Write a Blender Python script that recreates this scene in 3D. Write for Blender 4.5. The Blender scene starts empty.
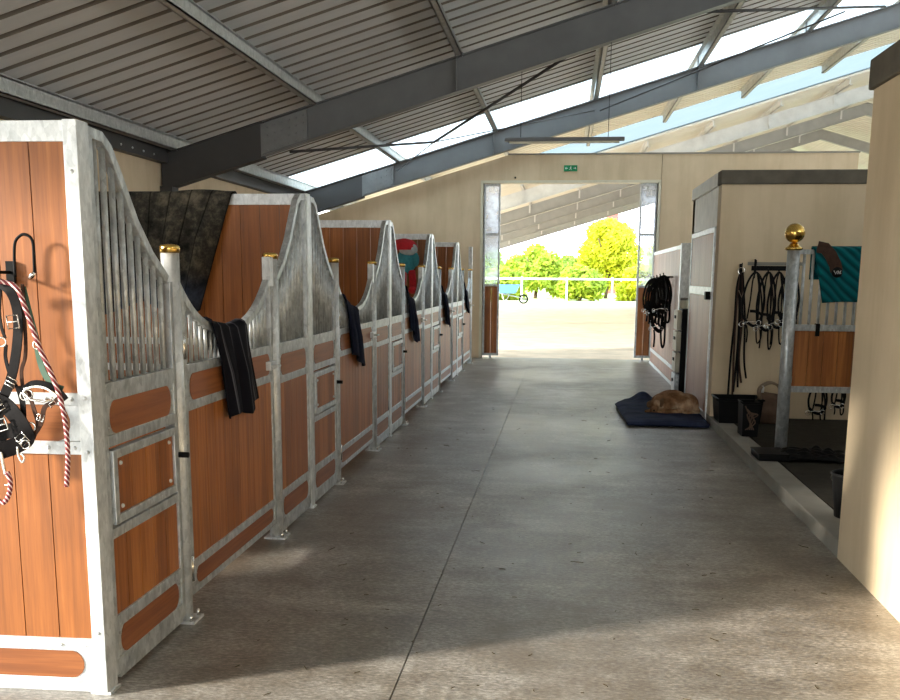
import bpy, bmesh, math, random
from mathutils import Vector, Matrix, noise
PI = math.pi
S = bpy.context.scene
COL = S.collection
rnd = random.Random(7)

# ------------------------------------------------------------------ materials
def new_mat(name):
    m = bpy.data.materials.new(name); m.use_nodes = True
    nt = m.node_tree; b = nt.nodes['Principled BSDF']
    return m, nt, b
def N(nt, t, **kw):
    n = nt.nodes.new(t)
    for k, v in kw.items(): setattr(n, k, v)
    return n
def L(nt, a, b): nt.links.new(a, b)
def ramp(nt, fac, stops):
    r = N(nt, 'ShaderNodeValToRGB'); e = r.color_ramp.elements
    while len(e) < len(stops): e.new(0.5)
    for i, (p, c) in enumerate(stops):
        e[i].position = p; e[i].color = (*c, 1)
    L(nt, fac, r.inputs['Fac']); return r.outputs['Color']
def coords(nt, scale=(1, 1, 1), kind='Object'):
    tc = N(nt, 'ShaderNodeTexCoord'); mp = N(nt, 'ShaderNodeMapping')
    mp.inputs['Scale'].default_value = scale
    L(nt, tc.outputs[kind], mp.inputs['Vector']); return mp.outputs['Vector']
def noi(nt, vec, scale, detail=4, rough=0.6):
    n = N(nt, 'ShaderNodeTexNoise'); n.inputs['Scale'].default_value = scale
    n.inputs['Detail'].default_value = detail; n.inputs['Roughness'].default_value = rough
    L(nt, vec, n.inputs['Vector']); return n.outputs['Fac']
def bump(nt, b, h, strength=0.3, dist=0.01):
    bp = N(nt, 'ShaderNodeBump'); bp.inputs['Strength'].default_value = strength
    bp.inputs['Distance'].default_value = dist
    L(nt, h, bp.inputs['Height']); L(nt, bp.outputs['Normal'], b.inputs['Normal'])
def mix(nt, fac, a, b, mode='MIX'):
    m = N(nt, 'ShaderNodeMix', data_type='RGBA', blend_type=mode)
    if isinstance(fac, (int, float)): m.inputs[0].default_value = fac
    else: L(nt, fac, m.inputs[0])
    for i, v in ((6, a), (7, b)):
        if isinstance(v, tuple): m.inputs[i].default_value = (*v, 1)
        else: L(nt, v, m.inputs[i])
    return m.outputs[2]
def flat(name, col, rough=0.6, metal=0.0, var=0.12, scale=14, bmp=0.15, kind='Object'):
    m, nt, b = new_mat(name)
    v = coords(nt, kind=kind); f = noi(nt, v, scale)
    c2 = tuple(min(1, x * (1 + var)) for x in col); c1 = tuple(x * (1 - var) for x in col)
    L(nt, ramp(nt, f, [(0.3, c1), (0.7, c2)]), b.inputs['Base Color'])
    b.inputs['Roughness'].default_value = rough; b.inputs['Metallic'].default_value = metal
    if bmp: bump(nt, b, noi(nt, v, scale * 6), bmp, 0.004)
    return m
def dull(m, v=.12):
    m.node_tree.nodes['Principled BSDF'].inputs['Specular IOR Level'].default_value = v; return m
def galv(name, a=(.30, .32, .33), c=(.66, .69, .69), metal=.55, rough=.42):
    m, nt, b = new_mat(name)
    v = coords(nt, (1, 1, .55))
    vo = N(nt, 'ShaderNodeTexVoronoi'); vo.inputs['Scale'].default_value = 55; L(nt, v, vo.inputs['Vector'])
    f = noi(nt, v, 16, 6, .7)
    mx = N(nt, 'ShaderNodeMath', operation='MULTIPLY_ADD'); mx.inputs[1].default_value = .28; L(nt, vo.outputs['Color'], mx.inputs[0]); L(nt, f, mx.inputs[2])
    L(nt, ramp(nt, mx.outputs[0], [(.38, a), (.62, tuple((x + y) / 2 for x, y in zip(a, c))), (.85, c)]), b.inputs['Base Color'])
    b.inputs['Metallic'].default_value = metal; b.inputs['Roughness'].default_value = rough
    bump(nt, b, mx.outputs[0], .25, .002); return m
def wood(name, vertical=True, across='y', width=.12, base=((.19, .060, .012), (.31, .100, .020), (.44, .160, .037))):
    m, nt, b = new_mat(name)
    tc = N(nt, 'ShaderNodeTexCoord'); sp = N(nt, 'ShaderNodeSeparateXYZ'); L(nt, tc.outputs['Object'], sp.inputs[0])
    ac = {'x': 0, 'y': 1, 'z': 2}[across]
    dv = N(nt, 'ShaderNodeMath', operation='DIVIDE'); dv.inputs[1].default_value = width; L(nt, sp.outputs[ac], dv.inputs[0])
    fl = N(nt, 'ShaderNodeMath', operation='FLOOR'); L(nt, dv.outputs[0], fl.inputs[0])
    wn = N(nt, 'ShaderNodeTexWhiteNoise', noise_dimensions='1D'); L(nt, fl.outputs[0], wn.inputs['W'])
    if vertical: sc = (42, 42, 1.6)
    else: sc = (1.6, 1.6, 42)
    mp = N(nt, 'ShaderNodeMapping'); mp.inputs['Scale'].default_value = sc
    ad = N(nt, 'ShaderNodeVectorMath', operation='ADD'); L(nt, tc.outputs['Object'], ad.inputs[0])
    cb = N(nt, 'ShaderNodeCombineXYZ'); L(nt, wn.outputs['Value'], cb.inputs[2]); L(nt, wn.outputs['Value'], cb.inputs[0]); L(nt, cb.outputs[0], ad.inputs[1])
    L(nt, ad.outputs[0], mp.inputs['Vector'])
    f = noi(nt, mp.outputs['Vector'], 1.0, 5, .65)
    big = noi(nt, tc.outputs['Object'], 2.2, 2)
    s = N(nt, 'ShaderNodeMath', operation='MULTIPLY_ADD'); s.inputs[1].default_value = .30; L(nt, wn.outputs['Value'], s.inputs[0]); L(nt, f, s.inputs[2])
    s2 = N(nt, 'ShaderNodeMath', operation='MULTIPLY_ADD'); s2.inputs[1].default_value = .35; L(nt, big, s2.inputs[0]); L(nt, s.outputs[0], s2.inputs[2])
    L(nt, ramp(nt, s2.outputs[0], [(.5, base[0]), (.8, base[1]), (1.1 if False else 1.0, base[2])]), b.inputs['Base Color'])
    b.inputs['Roughness'].default_value = .45
    bump(nt, b, f, .15, .002); return m

M = {}
M['galv'] = galv('galvanised_steel')
M['galv_light'] = galv('galvanised_steel_bright', (.45, .47, .47), (.8, .82, .82), .4, .4)
M['board_y'] = wood('bamboo_board_front', True, 'y', .12)
M['board_x'] = wood('bamboo_board_partition', True, 'x', .137)
M['plank_y'] = wood('bamboo_plank', False, 'z', .3, ((.15, .044, .011), (.22, .068, .017), (.31, .104, .028)))
M['gold'] = flat('polished_brass', (.78, .50, .13), .22, 1.0, .05, 8, 0)
M['black'] = flat('black_plastic', (.007, .007, .007), .5)
M['leather'] = flat('black_leather', (.006, .005, .005), .5, 0, .3, 30)
M['leather_brown'] = flat('dark_brown_leather', (.06, .032, .022), .5, 0, .3, 30)
M['steel'] = flat('polished_steel', (.75, .74, .70), .22, 1.0, .05, 8, 0)
M['green_strap'] = flat('green_webbing', (.05, .10, .065), .8)
M['rafter'] = flat('grey_painted_steel', (.125, .129, .129), .5, 0, .1, 3, .05)
M['rafter_plate'] = flat('splice_plate_steel', (.17, .175, .175), .45, 0, .12, 5, .05)
M['rafter_dark'] = flat('dark_primer_steel', (.045, .044, .043), .55, 0, .12, 3, .05)
M['rafter_pale'] = flat('pale_steel_lit', (.72, .73, .73), .5, 0, .1, 3, .05)  # light on the first arena rafter is put into this paler colour
M['purlin'] = galv('purlin_steel', (.33, .34, .32), (.56, .57, .54), .35, .5)
M['cap'] = flat('dark_concrete_cap', (.115, .10, .075), .9, 0, .25, 5, .3)
M['concrete_pale'] = flat('pale_concrete', (.25, .235, .20), .9, 0, .12, 4, .3)
M['render_pale'] = flat('pale_render', (.74, .71, .64), .5, 0, .10, 5, .3)
M['white'] = flat('white_paint', (.78, .78, .77), .5, 0, .04, 6, .05)
M['cream_plastic'] = flat('cream_plastic', (.62, .58, .44), .5, 0, .06, 8, .05)
M['darkgreen'] = flat('exit_sign_green', (.0, .22, .08), .5, 0, .03, 8, 0)
M['rubber'] = flat('dark_rubber_mat', (.035, .031, .024), .85, 0, .25, 12, .4)
M['canvas'] = flat('tan_canvas', (.13, .085, .06), .85, 0, .2, 12, .3)
M['rope_pale'] = flat('pale_rope', (.26, .19, .13), .85, 0, .2, 60, .3)
M['blue_plastic'] = flat('blue_tray', (.12, .32, .75), .5, 0, .05, 5, 0)
M['red_cloth'] = flat('red_plush', (.55, .02, .03), .95, 0, .15, 25, .5)
M['teal_plush'] = flat('teal_plush', (.05, .28, .33), .95, 0, .2, 25, .5)
M['grey_plush'] = flat('grey_plush', (.42, .45, .46), .95, 0, .15, 25, .5)
M['redbrick'] = flat('red_rendered_tower', (.55, .10, .09), .9, 0, .08, 2, .1)
M['bark'] = flat('bark', (.12, .08, .05), .95, 0, .3, 6, .5)

def wall_mat():
    m, nt, b = new_mat('cream_plaster_wall')
    v = coords(nt); f = noi(nt, v, 1.3, 5, .6); g = noi(nt, v, 60, 3)
    c = ramp(nt, f, [(.3, (.58, .46, .30)), (.7, (.68, .545, .365))])
    sp = N(nt, 'ShaderNodeMapping'); sp.inputs['Scale'].default_value = (3, 3, .4); tc = N(nt, 'ShaderNodeTexCoord'); L(nt, tc.outputs['Object'], sp.inputs[0])
    st = ramp(nt, noi(nt, sp.outputs[0], 1.5, 5), [(.45, (1, 1, 1)), (.75, (.86, .84, .80))])
    L(nt, mix(nt, 1.0, c, st, 'MULTIPLY'), b.inputs['Base Color'])
    b.inputs['Roughness'].default_value = .9; bump(nt, b, g, .2, .003); return m
M['wall'] = wall_mat()

def floor_mat():
    m, nt, b = new_mat('brushed_concrete_floor')
    v = coords(nt)
    vb = coords(nt, (1.2, 9, 1)); vf = coords(nt, (18, 95, 1))
    big = noi(nt, v, .55, 5, .62); mid = noi(nt, vb, .8, 6, .7); fine = noi(nt, vf, 1, 4, .7); gr = noi(nt, coords(nt, (1, 2.2, 1)), 34, 7, .8); bl = noi(nt, v, 2.6, 6, .7)
    c = ramp(nt, big, [(.32, (.185, .164, .138)), (.5, (.25, .23, .20)), (.68, (.33, .315, .29))])
    c = mix(nt, .55, c, ramp(nt, mid, [(.30, (.58, .55, .51)), (.5, (.92, .92, .91)), (.70, (1.45, 1.46, 1.48))]), 'MULTIPLY')
    c = mix(nt, .75, c, ramp(nt, fine, [(.30, (.62, .61, .60)), (.65, (1.2, 1.2, 1.2))]), 'MULTIPLY')
    c = mix(nt, 1.0, c, ramp(nt, gr, [(.38, (.50, .47, .43)), (.5, (.95, .94, .92)), (.61, (1.65, 1.65, 1.65))]), 'MULTIPLY')
    c = mix(nt, .8, c, ramp(nt, bl, [(.38, (.68, .62, .55)), (.50, (.98, .97, .95)), (.62, (1.35, 1.38, 1.44))]), 'MULTIPLY')
    # brown stain patches with their own shape
    stn = noi(nt, coords(nt, (.5, .38, 1)), 1.15, 6, .62)
    c = mix(nt, ramp(nt, stn, [(.50, (0, 0, 0)), (.60, (.6, .6, .6))]), c, (.125, .092, .060))
    # scratches
    wv = noi(nt, coords(nt, (3, 14, 1)), 2.0, 2, .4)
    c = mix(nt, ramp(nt, wv, [(.24, (.75, .75, .75)), (.27, (0, 0, 0))]), c, (.07, .06, .05))
    L(nt, c, b.inputs['Base Color'])
    L(nt, ramp(nt, big, [(.35, (.31,) * 3), (.65, (.48,) * 3)]), b.inputs['Roughness'])
    s = N(nt, 'ShaderNodeMath', operation='ADD'); L(nt, fine, s.inputs[0]); L(nt, mid, s.inputs[1])
    b.inputs['Specular IOR Level'].default_value = 1.0
    bump(nt, b, s.outputs[0], .12, .006); return m
M['floor'] = floor_mat()
def sheet_mat():
    m, nt, b = new_mat('roof_sheet_underside')
    v = coords(nt, (.35, 3, 1)); f = noi(nt, v, 2.5, 4)
    L(nt, ramp(nt, f, [(.35, (.55, .56, .56)), (.65, (.60, .61, .605))]), b.inputs['Base Color'])
    b.inputs['Roughness'].default_value = .55; return m
M['sheet'] = sheet_mat()
M['rib_shade'] = dull(flat('painted_rib_shade', (.20, .175, .145), .8, 0, .1, 5, 0))  # shade inside the roof ribs, put into the colour
def sheet_cream():
    m, nt, b = new_mat('pale_roof_sheet')
    f = noi(nt, coords(nt, (.35, 3, 1)), 2.5, 4)
    L(nt, ramp(nt, f, [(.3, (.66, .62, .52)), (.7, (.74, .70, .60))]), b.inputs['Base Color'])
    b.inputs['Roughness'].default_value = .6; return m
M['sheet_pale'] = sheet_cream()
def translucent():
    m, nt, b = new_mat('translucent_roof_sheet')
    out = nt.nodes['Material Output']; nt.nodes.remove(b)
    t = N(nt, 'ShaderNodeBsdfTranslucent'); d = N(nt, 'ShaderNodeBsdfDiffuse'); x = N(nt, 'ShaderNodeMixShader')
    f = noi(nt, coords(nt), 1.5)
    L(nt, ramp(nt, f, [(.3, (.86, .90, .93)), (.7, (.92, .95, .97))]), t.inputs['Color']); d.inputs['Color'].default_value = (.9, .93, .95, 1)
    x.inputs[0].default_value = .25; L(nt, t.outputs[0], x.inputs[1]); L(nt, d.outputs[0], x.inputs[2]); L(nt, x.outputs[0], out.inputs['Surface']); return m
M['translucent'] = translucent()
def tinted():
    m, nt, b = new_mat('blue_tinted_rooflight')
    out = nt.nodes['Material Output']; nt.nodes.remove(b)
    t = N(nt, 'ShaderNodeBsdfTransparent'); d = N(nt, 'ShaderNodeBsdfTranslucent'); x = N(nt, 'ShaderNodeMixShader')
    f = noi(nt, coords(nt), .8)
    L(nt, ramp(nt, f, [(.3, (.118, .145, .150)), (.7, (.132, .156, .160))]), t.inputs['Color']); d.inputs['Color'].default_value = (.15, .19, .21, 1)
    x.inputs[0].default_value = .2; L(nt, t.outputs[0], x.inputs[1]); L(nt, d.outputs[0], x.inputs[2]); L(nt, x.outputs[0], out.inputs['Surface']); return m
M['tinted'] = tinted()
M['sheet_arena'] = flat('white_arena_sheet', (.80, .78, .72), .6, 0, .04, 2, .05)
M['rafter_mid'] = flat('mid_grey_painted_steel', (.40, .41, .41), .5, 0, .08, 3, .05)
def glass():
    m, nt, b = new_mat('hazy_plastic_glazing')
    out = nt.nodes['Material Output']; nt.nodes.remove(b)
    t = N(nt, 'ShaderNodeBsdfTransparent'); t.inputs['Color'].default_value = (.86, .89, .96, 1)
    d = N(nt, 'ShaderNodeBsdfTranslucent'); x = N(nt, 'ShaderNodeMixShader')
    f = noi(nt, coords(nt), 4, 5); L(nt, ramp(nt, f, [(.4, (.15,) * 3), (.65, (.5,) * 3)]), x.inputs[0])
    d.inputs['Color'].default_value = (.8, .83, .92, 1)
    L(nt, t.outputs[0], x.inputs[1]); L(nt, d.outputs[0], x.inputs[2]); L(nt, x.outputs[0], out.inputs['Surface']); return m
M['glass'] = glass()
def leafm(name, a, c):
    m, nt, b = new_mat(name)
    out = nt.nodes['Material Output']
    f = noi(nt, coords(nt), 1.6, 4); col = ramp(nt, f, [(.3, a), (.7, c)])
    L(nt, col, b.inputs['Base Color']); b.inputs['Roughness'].default_value = .7
    t = N(nt, 'ShaderNodeBsdfTranslucent'); L(nt, col, t.inputs['Color']); x = N(nt, 'ShaderNodeMixShader'); x.inputs[0].default_value = .35
    L(nt, b.outputs[0], x.inputs[1]); L(nt, t.outputs[0], x.inputs[2]); L(nt, x.outputs[0], out.inputs['Surface']); return m
M['leaf'] = leafm('spring_leaves', (.28, .40, .04), (.55, .62, .06))
M['leaf2'] = leafm('mid_green_leaves', (.22, .36, .06), (.45, .55, .09))
M['leaf3'] = leafm('yellow_green_leaves', (.48, .52, .03), (.78, .76, .05))
M['sand'] = flat('arena_sand', (.60, .47, .34), .95, 0, .18, 1.5, .3)
M['grass'] = flat('pale_grass', (.50, .52, .25), .95, 0, .25, .8, .3)
def towel_mat():
    m, nt, b = new_mat('black_striped_towel')
    tc = N(nt, 'ShaderNodeTexCoord'); sp = N(nt, 'ShaderNodeSeparateXYZ'); L(nt, tc.outputs['UV'], sp.inputs[0])
    w = N(nt, 'ShaderNodeMath', operation='MULTIPLY'); w.inputs[1].default_value = 4.0; L(nt, sp.outputs[0], w.inputs[0])
    fr = N(nt, 'ShaderNodeMath', operation='FRACT'); L(nt, w.outputs[0], fr.inputs[0])
    c = ramp(nt, fr.outputs[0], [(0, (.006, .006, .010)), (.78, (.006, .006, .010)), (.80, (.10, .10, .115)), (.84, (.10, .10, .115)), (.86, (.008, .008, .012)), (.9, (.06, .06, .07)), (.93, (.006, .006, .010))])
    L(nt, c, b.inputs['Base Color']); b.inputs['Roughness'].default_value = .95
    bump(nt, b, noi(nt, coords(nt), 150, 2), .5, .003); return m
M['towel'] = towel_mat()
M['towel_navy'] = flat('dark_navy_towel', (.010, .012, .026), .95, 0, .3, 40, .5)
def rug_mat():
    m, nt, b = new_mat('worn_waxed_rug')
    v = coords(nt); f = noi(nt, v, 7, 7, .75); g = noi(nt, v, 1.1, 2)
    sp = N(nt, 'ShaderNodeSeparateXYZ'); L(nt, v, sp.inputs[0])
    c = ramp(nt, f, [(.36, (.012, .012, .011)), (.50, (.045, .042, .035)), (.66, (.15, .13, .095))])
    n = ramp(nt, f, [(.38, (.012, .018, .032)), (.66, (.06, .08, .12))])
    zz = N(nt, 'ShaderNodeMath', operation='MULTIPLY_ADD'); zz.inputs[1].default_value = .35; L(nt, g, zz.inputs[0]); L(nt, sp.outputs[2], zz.inputs[2])
    tu = N(nt, 'ShaderNodeTexCoord'); su = N(nt, 'ShaderNodeSeparateXYZ'); L(nt, tu.outputs['UV'], su.inputs[0])
    wu = N(nt, 'ShaderNodeMath', operation='MULTIPLY'); wu.inputs[1].default_value = 15.0; L(nt, su.outputs[0], wu.inputs[0])
    fu = N(nt, 'ShaderNodeMath', operation='FRACT'); L(nt, wu.outputs[0], fu.inputs[0])
    sm_ = N(nt, 'ShaderNodeMix', data_type='RGBA', blend_type='MULTIPLY'); sm_.inputs[0].default_value = 1
    L(nt, ramp(nt, fu.outputs[0], [(0, (.1, .1, .1)), (.04, (1, 1, 1)), (.92, (1, 1, 1)), (1, (.12, .12, .12))]), sm_.inputs[7])  # dark bands put the shade of the pleats into the colour
    L(nt, mix(nt, ramp(nt, zz.outputs[0], [(.0, (1, 1, 1)), (1, (0, 0, 0))]) if False else _band(nt, zz.outputs[0], 1.78, 1.66), c, n), sm_.inputs[6]); L(nt, sm_.outputs[2], b.inputs['Base Color'])
    b.inputs['Roughness'].default_value = .85; bump(nt, b, f, .5, .01); return m
def _band(nt, val, hi, lo):
    mr = N(nt, 'ShaderNodeMapRange'); mr.inputs['From Min'].default_value = hi; mr.inputs['From Max'].default_value = lo
    L(nt, val, mr.inputs['Value']); return mr.outputs['Result']
M['rug'] = rug_mat()
def quilt_mat():
    m, nt, b = new_mat('teal_quilted_cloth')
    v = coords(nt); wv = N(nt, 'ShaderNodeTexWave', wave_type='BANDS', bands_direction='DIAGONAL'); wv.inputs['Scale'].default_value = 7
    L(nt, v, wv.inputs['Vector'])
    L(nt, ramp(nt, wv.outputs['Fac'], [(.0, (.0, .055, .065)), (.4, (.0, .105, .118)), (1, (.0, .13, .145))]), b.inputs['Base Color'])
    b.inputs['Roughness'].default_value = .7; bump(nt, b, wv.outputs['Fac'], .8, .02); return m
M['teal'] = quilt_mat()
def mat_mat():
    m, nt, b = new_mat('navy_blanket')
    v = coords(nt, (1, 5, 1)); f = noi(nt, v, 3, 5)
    L(nt, ramp(nt, f, [(.3, (.012, .017, .040)), (.7, (.034, .046, .098))]), b.inputs['Base Color'])
    b.inputs['Roughness'].default_value = .85; bump(nt, b, f, .4, .01); return m
M['navy'] = mat_mat()
def braid(name, a, c, k=22):
    m, nt, b = new_mat(name)
    v = coords(nt); w = N(nt, 'ShaderNodeTexWave', wave_type='BANDS', bands_direction='DIAGONAL'); w.inputs['Scale'].default_value = k; L(nt, v, w.inputs['Vector'])
    L(nt, ramp(nt, w.outputs['Fac'], [(.70, a), (.80, c)]), b.inputs['Base Color']); b.inputs['Roughness'].default_value = .8; return m
M['braid'] = braid('red_flecked_rope', (.16, .012, .018), (.75, .55, .50), 30)
def dog_mat():
    m, nt, b = new_mat('tan_dog_fur')
    v = coords(nt); f = noi(nt, v, 5, 3); h = noi(nt, coords(nt, (60, 60, 14)), 1.5, 3)
    c = ramp(nt, f, [(.38, (.17, .085, .040)), (.52, (.34, .19, .10)), (.64, (.58, .42, .27))])
    c = mix(nt, .5, c, ramp(nt, h, [(.3, (.7, .7, .7)), (.7, (1.25, 1.2, 1.15))]), 'MULTIPLY')
    L(nt, c, b.inputs['Base Color']); b.inputs['Roughness'].default_value = .9; bump(nt, b, h, .6, .006); return m
M['fur'] = dog_mat()

for k_ in ('towel', 'towel_navy', 'rug', 'navy', 'rubber', 'teal', 'fur', 'bark', 'canvas'): dull(M[k_])
for k_ in ('leather', 'leather_brown', 'black'): dull(M[k_], .08)
# ------------------------------------------------------------------ mesh helpers
class MB:
    def __init__(s): s.v = []; s.f = []; s.sm = []
    def add(s, vs, fs, smooth=False):
        o = len(s.v); s.v += [tuple(v) for v in vs]
        for f in fs: s.f.append(tuple(o + i for i in f)); s.sm.append(smooth)
    def box(s, x0, x1, y0, y1, z0, z1):
        a = [(x0, y0, z0), (x1, y0, z0), (x1, y1, z0), (x0, y1, z0), (x0, y0, z1), (x1, y0, z1), (x1, y1, z1), (x0, y1, z1)]
        s.add(a, [(0, 3, 2, 1), (4, 5, 6, 7), (0, 1, 5, 4), (1, 2, 6, 5), (2, 3, 7, 6), (3, 0, 4, 7)]); return s
    def prism(s, poly, axis, a, b):
        # poly: 2D points; extruded along axis from a to b.  axis 'x': (y,z); 'y': (x,z); 'z': (x,y)
        def P(p, t): return {'x': (t, p[0], p[1]), 'y': (p[0], t, p[1]), 'z': (p[0], p[1], t)}[axis]
        n = len(poly); vs = [P(p, a) for p in poly] + [P(p, b) for p in poly]
        s.add(vs, [tuple(range(n)), tuple(range(2 * n - 1, n - 1, -1))] + [(i, (i + 1) % n, n + (i + 1) % n, n + i) for i in range(n)]); return s
    def sweep(s, pts, prof, up=(0, 0, 1), closed=False, smooth=True, scale=None):
        pts = [Vector(p) for p in pts]; n = len(pts); k = len(prof); up = Vector(up); vs = []; prevn = None
        for i, p in enumerate(pts):
            if closed: t = pts[(i + 1) % n] - pts[i - 1]
            else: t = pts[min(i + 1, n - 1)] - pts[max(i - 1, 0)]
            t.normalize()
            if prevn is None:
                nn = up - t * up.dot(t)
                if nn.length < 1e-3: nn = t.orthogonal()
            else:
                nn = prevn - t * prevn.dot(t)
            nn.normalize(); prevn = nn; bb = t.cross(nn); q = scale[i] if scale else 1
            for (a, c) in prof: vs.append(p + bb * a * q + nn * c * q)
        fs = []
        for i in range(n if closed else n - 1):
            j = (i + 1) % n
            for a in range(k): fs.append((i * k + a, i * k + (a + 1) % k, j * k + (a + 1) % k, j * k + a))
        if not closed: fs.append(tuple(range(k - 1, -1, -1))); fs.append(tuple((n - 1) * k + a for a in range(k)))
        s.add(vs, fs, smooth); return s
    def tube(s, pts, r, seg=8, closed=False, scale=None):
        return s.sweep(pts, [(r * math.cos(2 * PI * i / seg), r * math.sin(2 * PI * i / seg)) for i in range(seg)], closed=closed, scale=scale)
    def strap(s, pts, w, t, up=(0, 0, 1), closed=False):
        return s.sweep(pts, [(-w / 2, -t / 2), (w / 2, -t / 2), (w / 2, t / 2), (-w / 2, t / 2)], up=up, closed=closed, smooth=False)
    def lathe(s, c, prof, seg=20):
        vs = []; k = len(prof)
        for (r, z) in prof:
            for i in range(seg): a = 2 * PI * i / seg; vs.append((c[0] + r * math.cos(a), c[1] + r * math.sin(a), c[2] + z))
        fs = [(j * seg + i, j * seg + (i + 1) % seg, (j + 1) * seg + (i + 1) % seg, (j + 1) * seg + i) for j in range(k - 1) for i in range(seg)]
        fs.append(tuple(range(seg - 1, -1, -1))); fs.append(tuple((k - 1) * seg + i for i in range(seg)))
        s.add(vs, fs, True); return s
    def ball(s, c, r, seg=14, rings=9, rot=None):
        if isinstance(r, (int, float)): r = (r, r, r)
        vs = []; R3 = rot or Matrix.Identity(3)
        for j in range(rings + 1):
            ph = PI * j / rings
            for i in range(seg):
                a = 2 * PI * i / seg
                vs.append(Vector(c) + R3 @ Vector((r[0] * math.sin(ph) * math.cos(a), r[1] * math.sin(ph) * math.sin(a), r[2] * math.cos(ph))))
        fs = [(j * seg + i, (j + 1) * seg + i, (j + 1) * seg + (i + 1) % seg, j * seg + (i + 1) % seg) for j in range(rings) for i in range(seg)]
        s.add(vs, fs, True); return s
    def grid(s, fn, nu, nv, smooth=True):
        vs = [fn(i / (nu - 1), j / (nv - 1)) for j in range(nv) for i in range(nu)]
        s.add(vs, [(j * nu + i, j * nu + i + 1, (j + 1) * nu + i + 1, (j + 1) * nu + i) for j in range(nv - 1) for i in range(nu - 1)], smooth); return s
    def build(s, name, mat, parent=None, bevel=0, weld=False, uvgrid=None):
        me = bpy.data.meshes.new(name); me.from_pydata(s.v, [], s.f)
        for p, q in zip(me.polygons, s.sm): p.use_smooth = q
        bm = bmesh.new(); bm.from_mesh(me)
        if weld: bmesh.ops.remove_doubles(bm, verts=bm.verts, dist=1e-5)
        bmesh.ops.recalc_face_normals(bm, faces=bm.faces)
        if uvgrid:
            uv = bm.loops.layers.uv.new('UV'); nu, nv = uvgrid; bm.verts.ensure_lookup_table()
            for f in bm.faces:
                for l in f.loops:
                    i = l.vert.index; l[uv].uv = ((i % nu) / (nu - 1), (i // nu) / (nv - 1))
        bm.to_mesh(me); bm.free()
        me.materials.append(mat if not isinstance(mat, str) else M[mat])
        o = bpy.data.objects.new(name, me); COL.objects.link(o)
        if parent: o.parent = parent
        if bevel:
            md = o.modifiers.new('edge', 'BEVEL'); md.width = bevel; md.segments = 2; md.limit_method = 'ANGLE'
        return o
def solid(o, t):
    md = o.modifiers.new('thick', 'SOLIDIFY'); md.thickness = t; md.offset = 0; return o
def tag(o, label, cat, group=None):
    o['label'] = label; o['category'] = cat
    if group: o['group'] = group
    return o
def thing(name, label, cat, loc=(0, 0, 0), rz=0, group=None):
    o = bpy.data.objects.new(name, None); COL.objects.link(o); o.location = loc; o.rotation_euler = (0, 0, rz)
    o.empty_display_size = .1
    return tag(o, label, cat, group)
def struct(o): o['kind'] = 'structure'; return o
def copy_tree(o, parent=None):
    c = o.copy(); COL.objects.link(c)
    if parent: c.parent = parent
    for ch in [x for x in bpy.data.objects if x.parent == o]: copy_tree(ch, c)
    return c
def smooth_pts(pts, n=6, closed=False):
    P = [Vector(p) for p in pts]; out = []; m = len(P)
    for i in range(m if closed else m - 1):
        a = P[(i - 1) % m] if closed or i > 0 else P[0]; b = P[i]; c = P[(i + 1) % m]; d = P[(i + 2) % m] if closed or i + 2 < m else P[-1]
        for k in range(n):
            t = k / n
            out.append(.5 * ((2 * b) + (c - a) * t + (2 * a - 5 * b + 4 * c - d) * t * t + (3 * b - a - 3 * c + d) * t ** 3))
    if not closed: out.append(P[-1])
    return out
def interp(tab, x):
    if x <= tab[0][0]: return tab[0][1]
    for (a, b), (c, d) in zip(tab, tab[1:]):
        if x <= c: return b + (d - b) * (x - a) / (c - a)
    return tab[-1][1]

# ------------------------------------------------------------------ layout numbers (metres, camera above the origin)
XF = -1.70                      # aisle face of the stall fronts
Y0, SP = 3.285, 2.996           # first partition and stall pitch
YW = 18.73                      # far wall
SL = .297                       # roof slope
XR = 10.6                       # ridge
XL = -5.30                      # left outer wall
def roofz(x, c): return c + SL * x if x <= XR else c + SL * (2 * XR - x)

# ------------------------------------------------------------------ ground, floors
g = MB()
g.box(-60, 90, 60.5, 320, -.3, -.02); struct(g.build('ground_field', M['grass']))['kind'] = 'structure'
g = MB(); g.box(-5.3, 26.5, 18.93, 60.5, -.3, -.015); g.box(-60, -5.3, -40, 60.5, -.3, -.03); g.box(26.5, 60, -40, 60.5, -.3, -.03)
struct(g.build('ground_sand', M['sand']))
g = MB()
g.box(-5.3, -.625, -8, 18.93, -.3, 0); g.box(-.618, 1.614, -8, 18.93, -.3, 0)
g.box(-.625, -.618, -8, 18.93, -.3, -.008)
g.box(1.614, 26.5, -8, 5.54, -.3, 0); g.box(1.614, 26.5, 10.8, 18.93, -.3, 0)
struct(g.build('floor', M['floor']))
g = MB()
g.box(1.614, 1.80, 5.54, 10.80, -.2, .10); g.box(1.80, 1.815, 5.54, 10.58, -.2, .085)
struct(g.build('trim_1', M['concrete_pale'], bevel=.012))
g = MB(); g.box(1.815, 7.0, 5.54, 10.58, -.2, .095)
struct(g.build('floor_bay', M['rubber']))

# ------------------------------------------------------------------ walls
def wall_box(name, *b, mat='wall', bevel=0):
    g = MB(); g.box(*b); return struct(g.build(name, M[mat], bevel=bevel))
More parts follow.
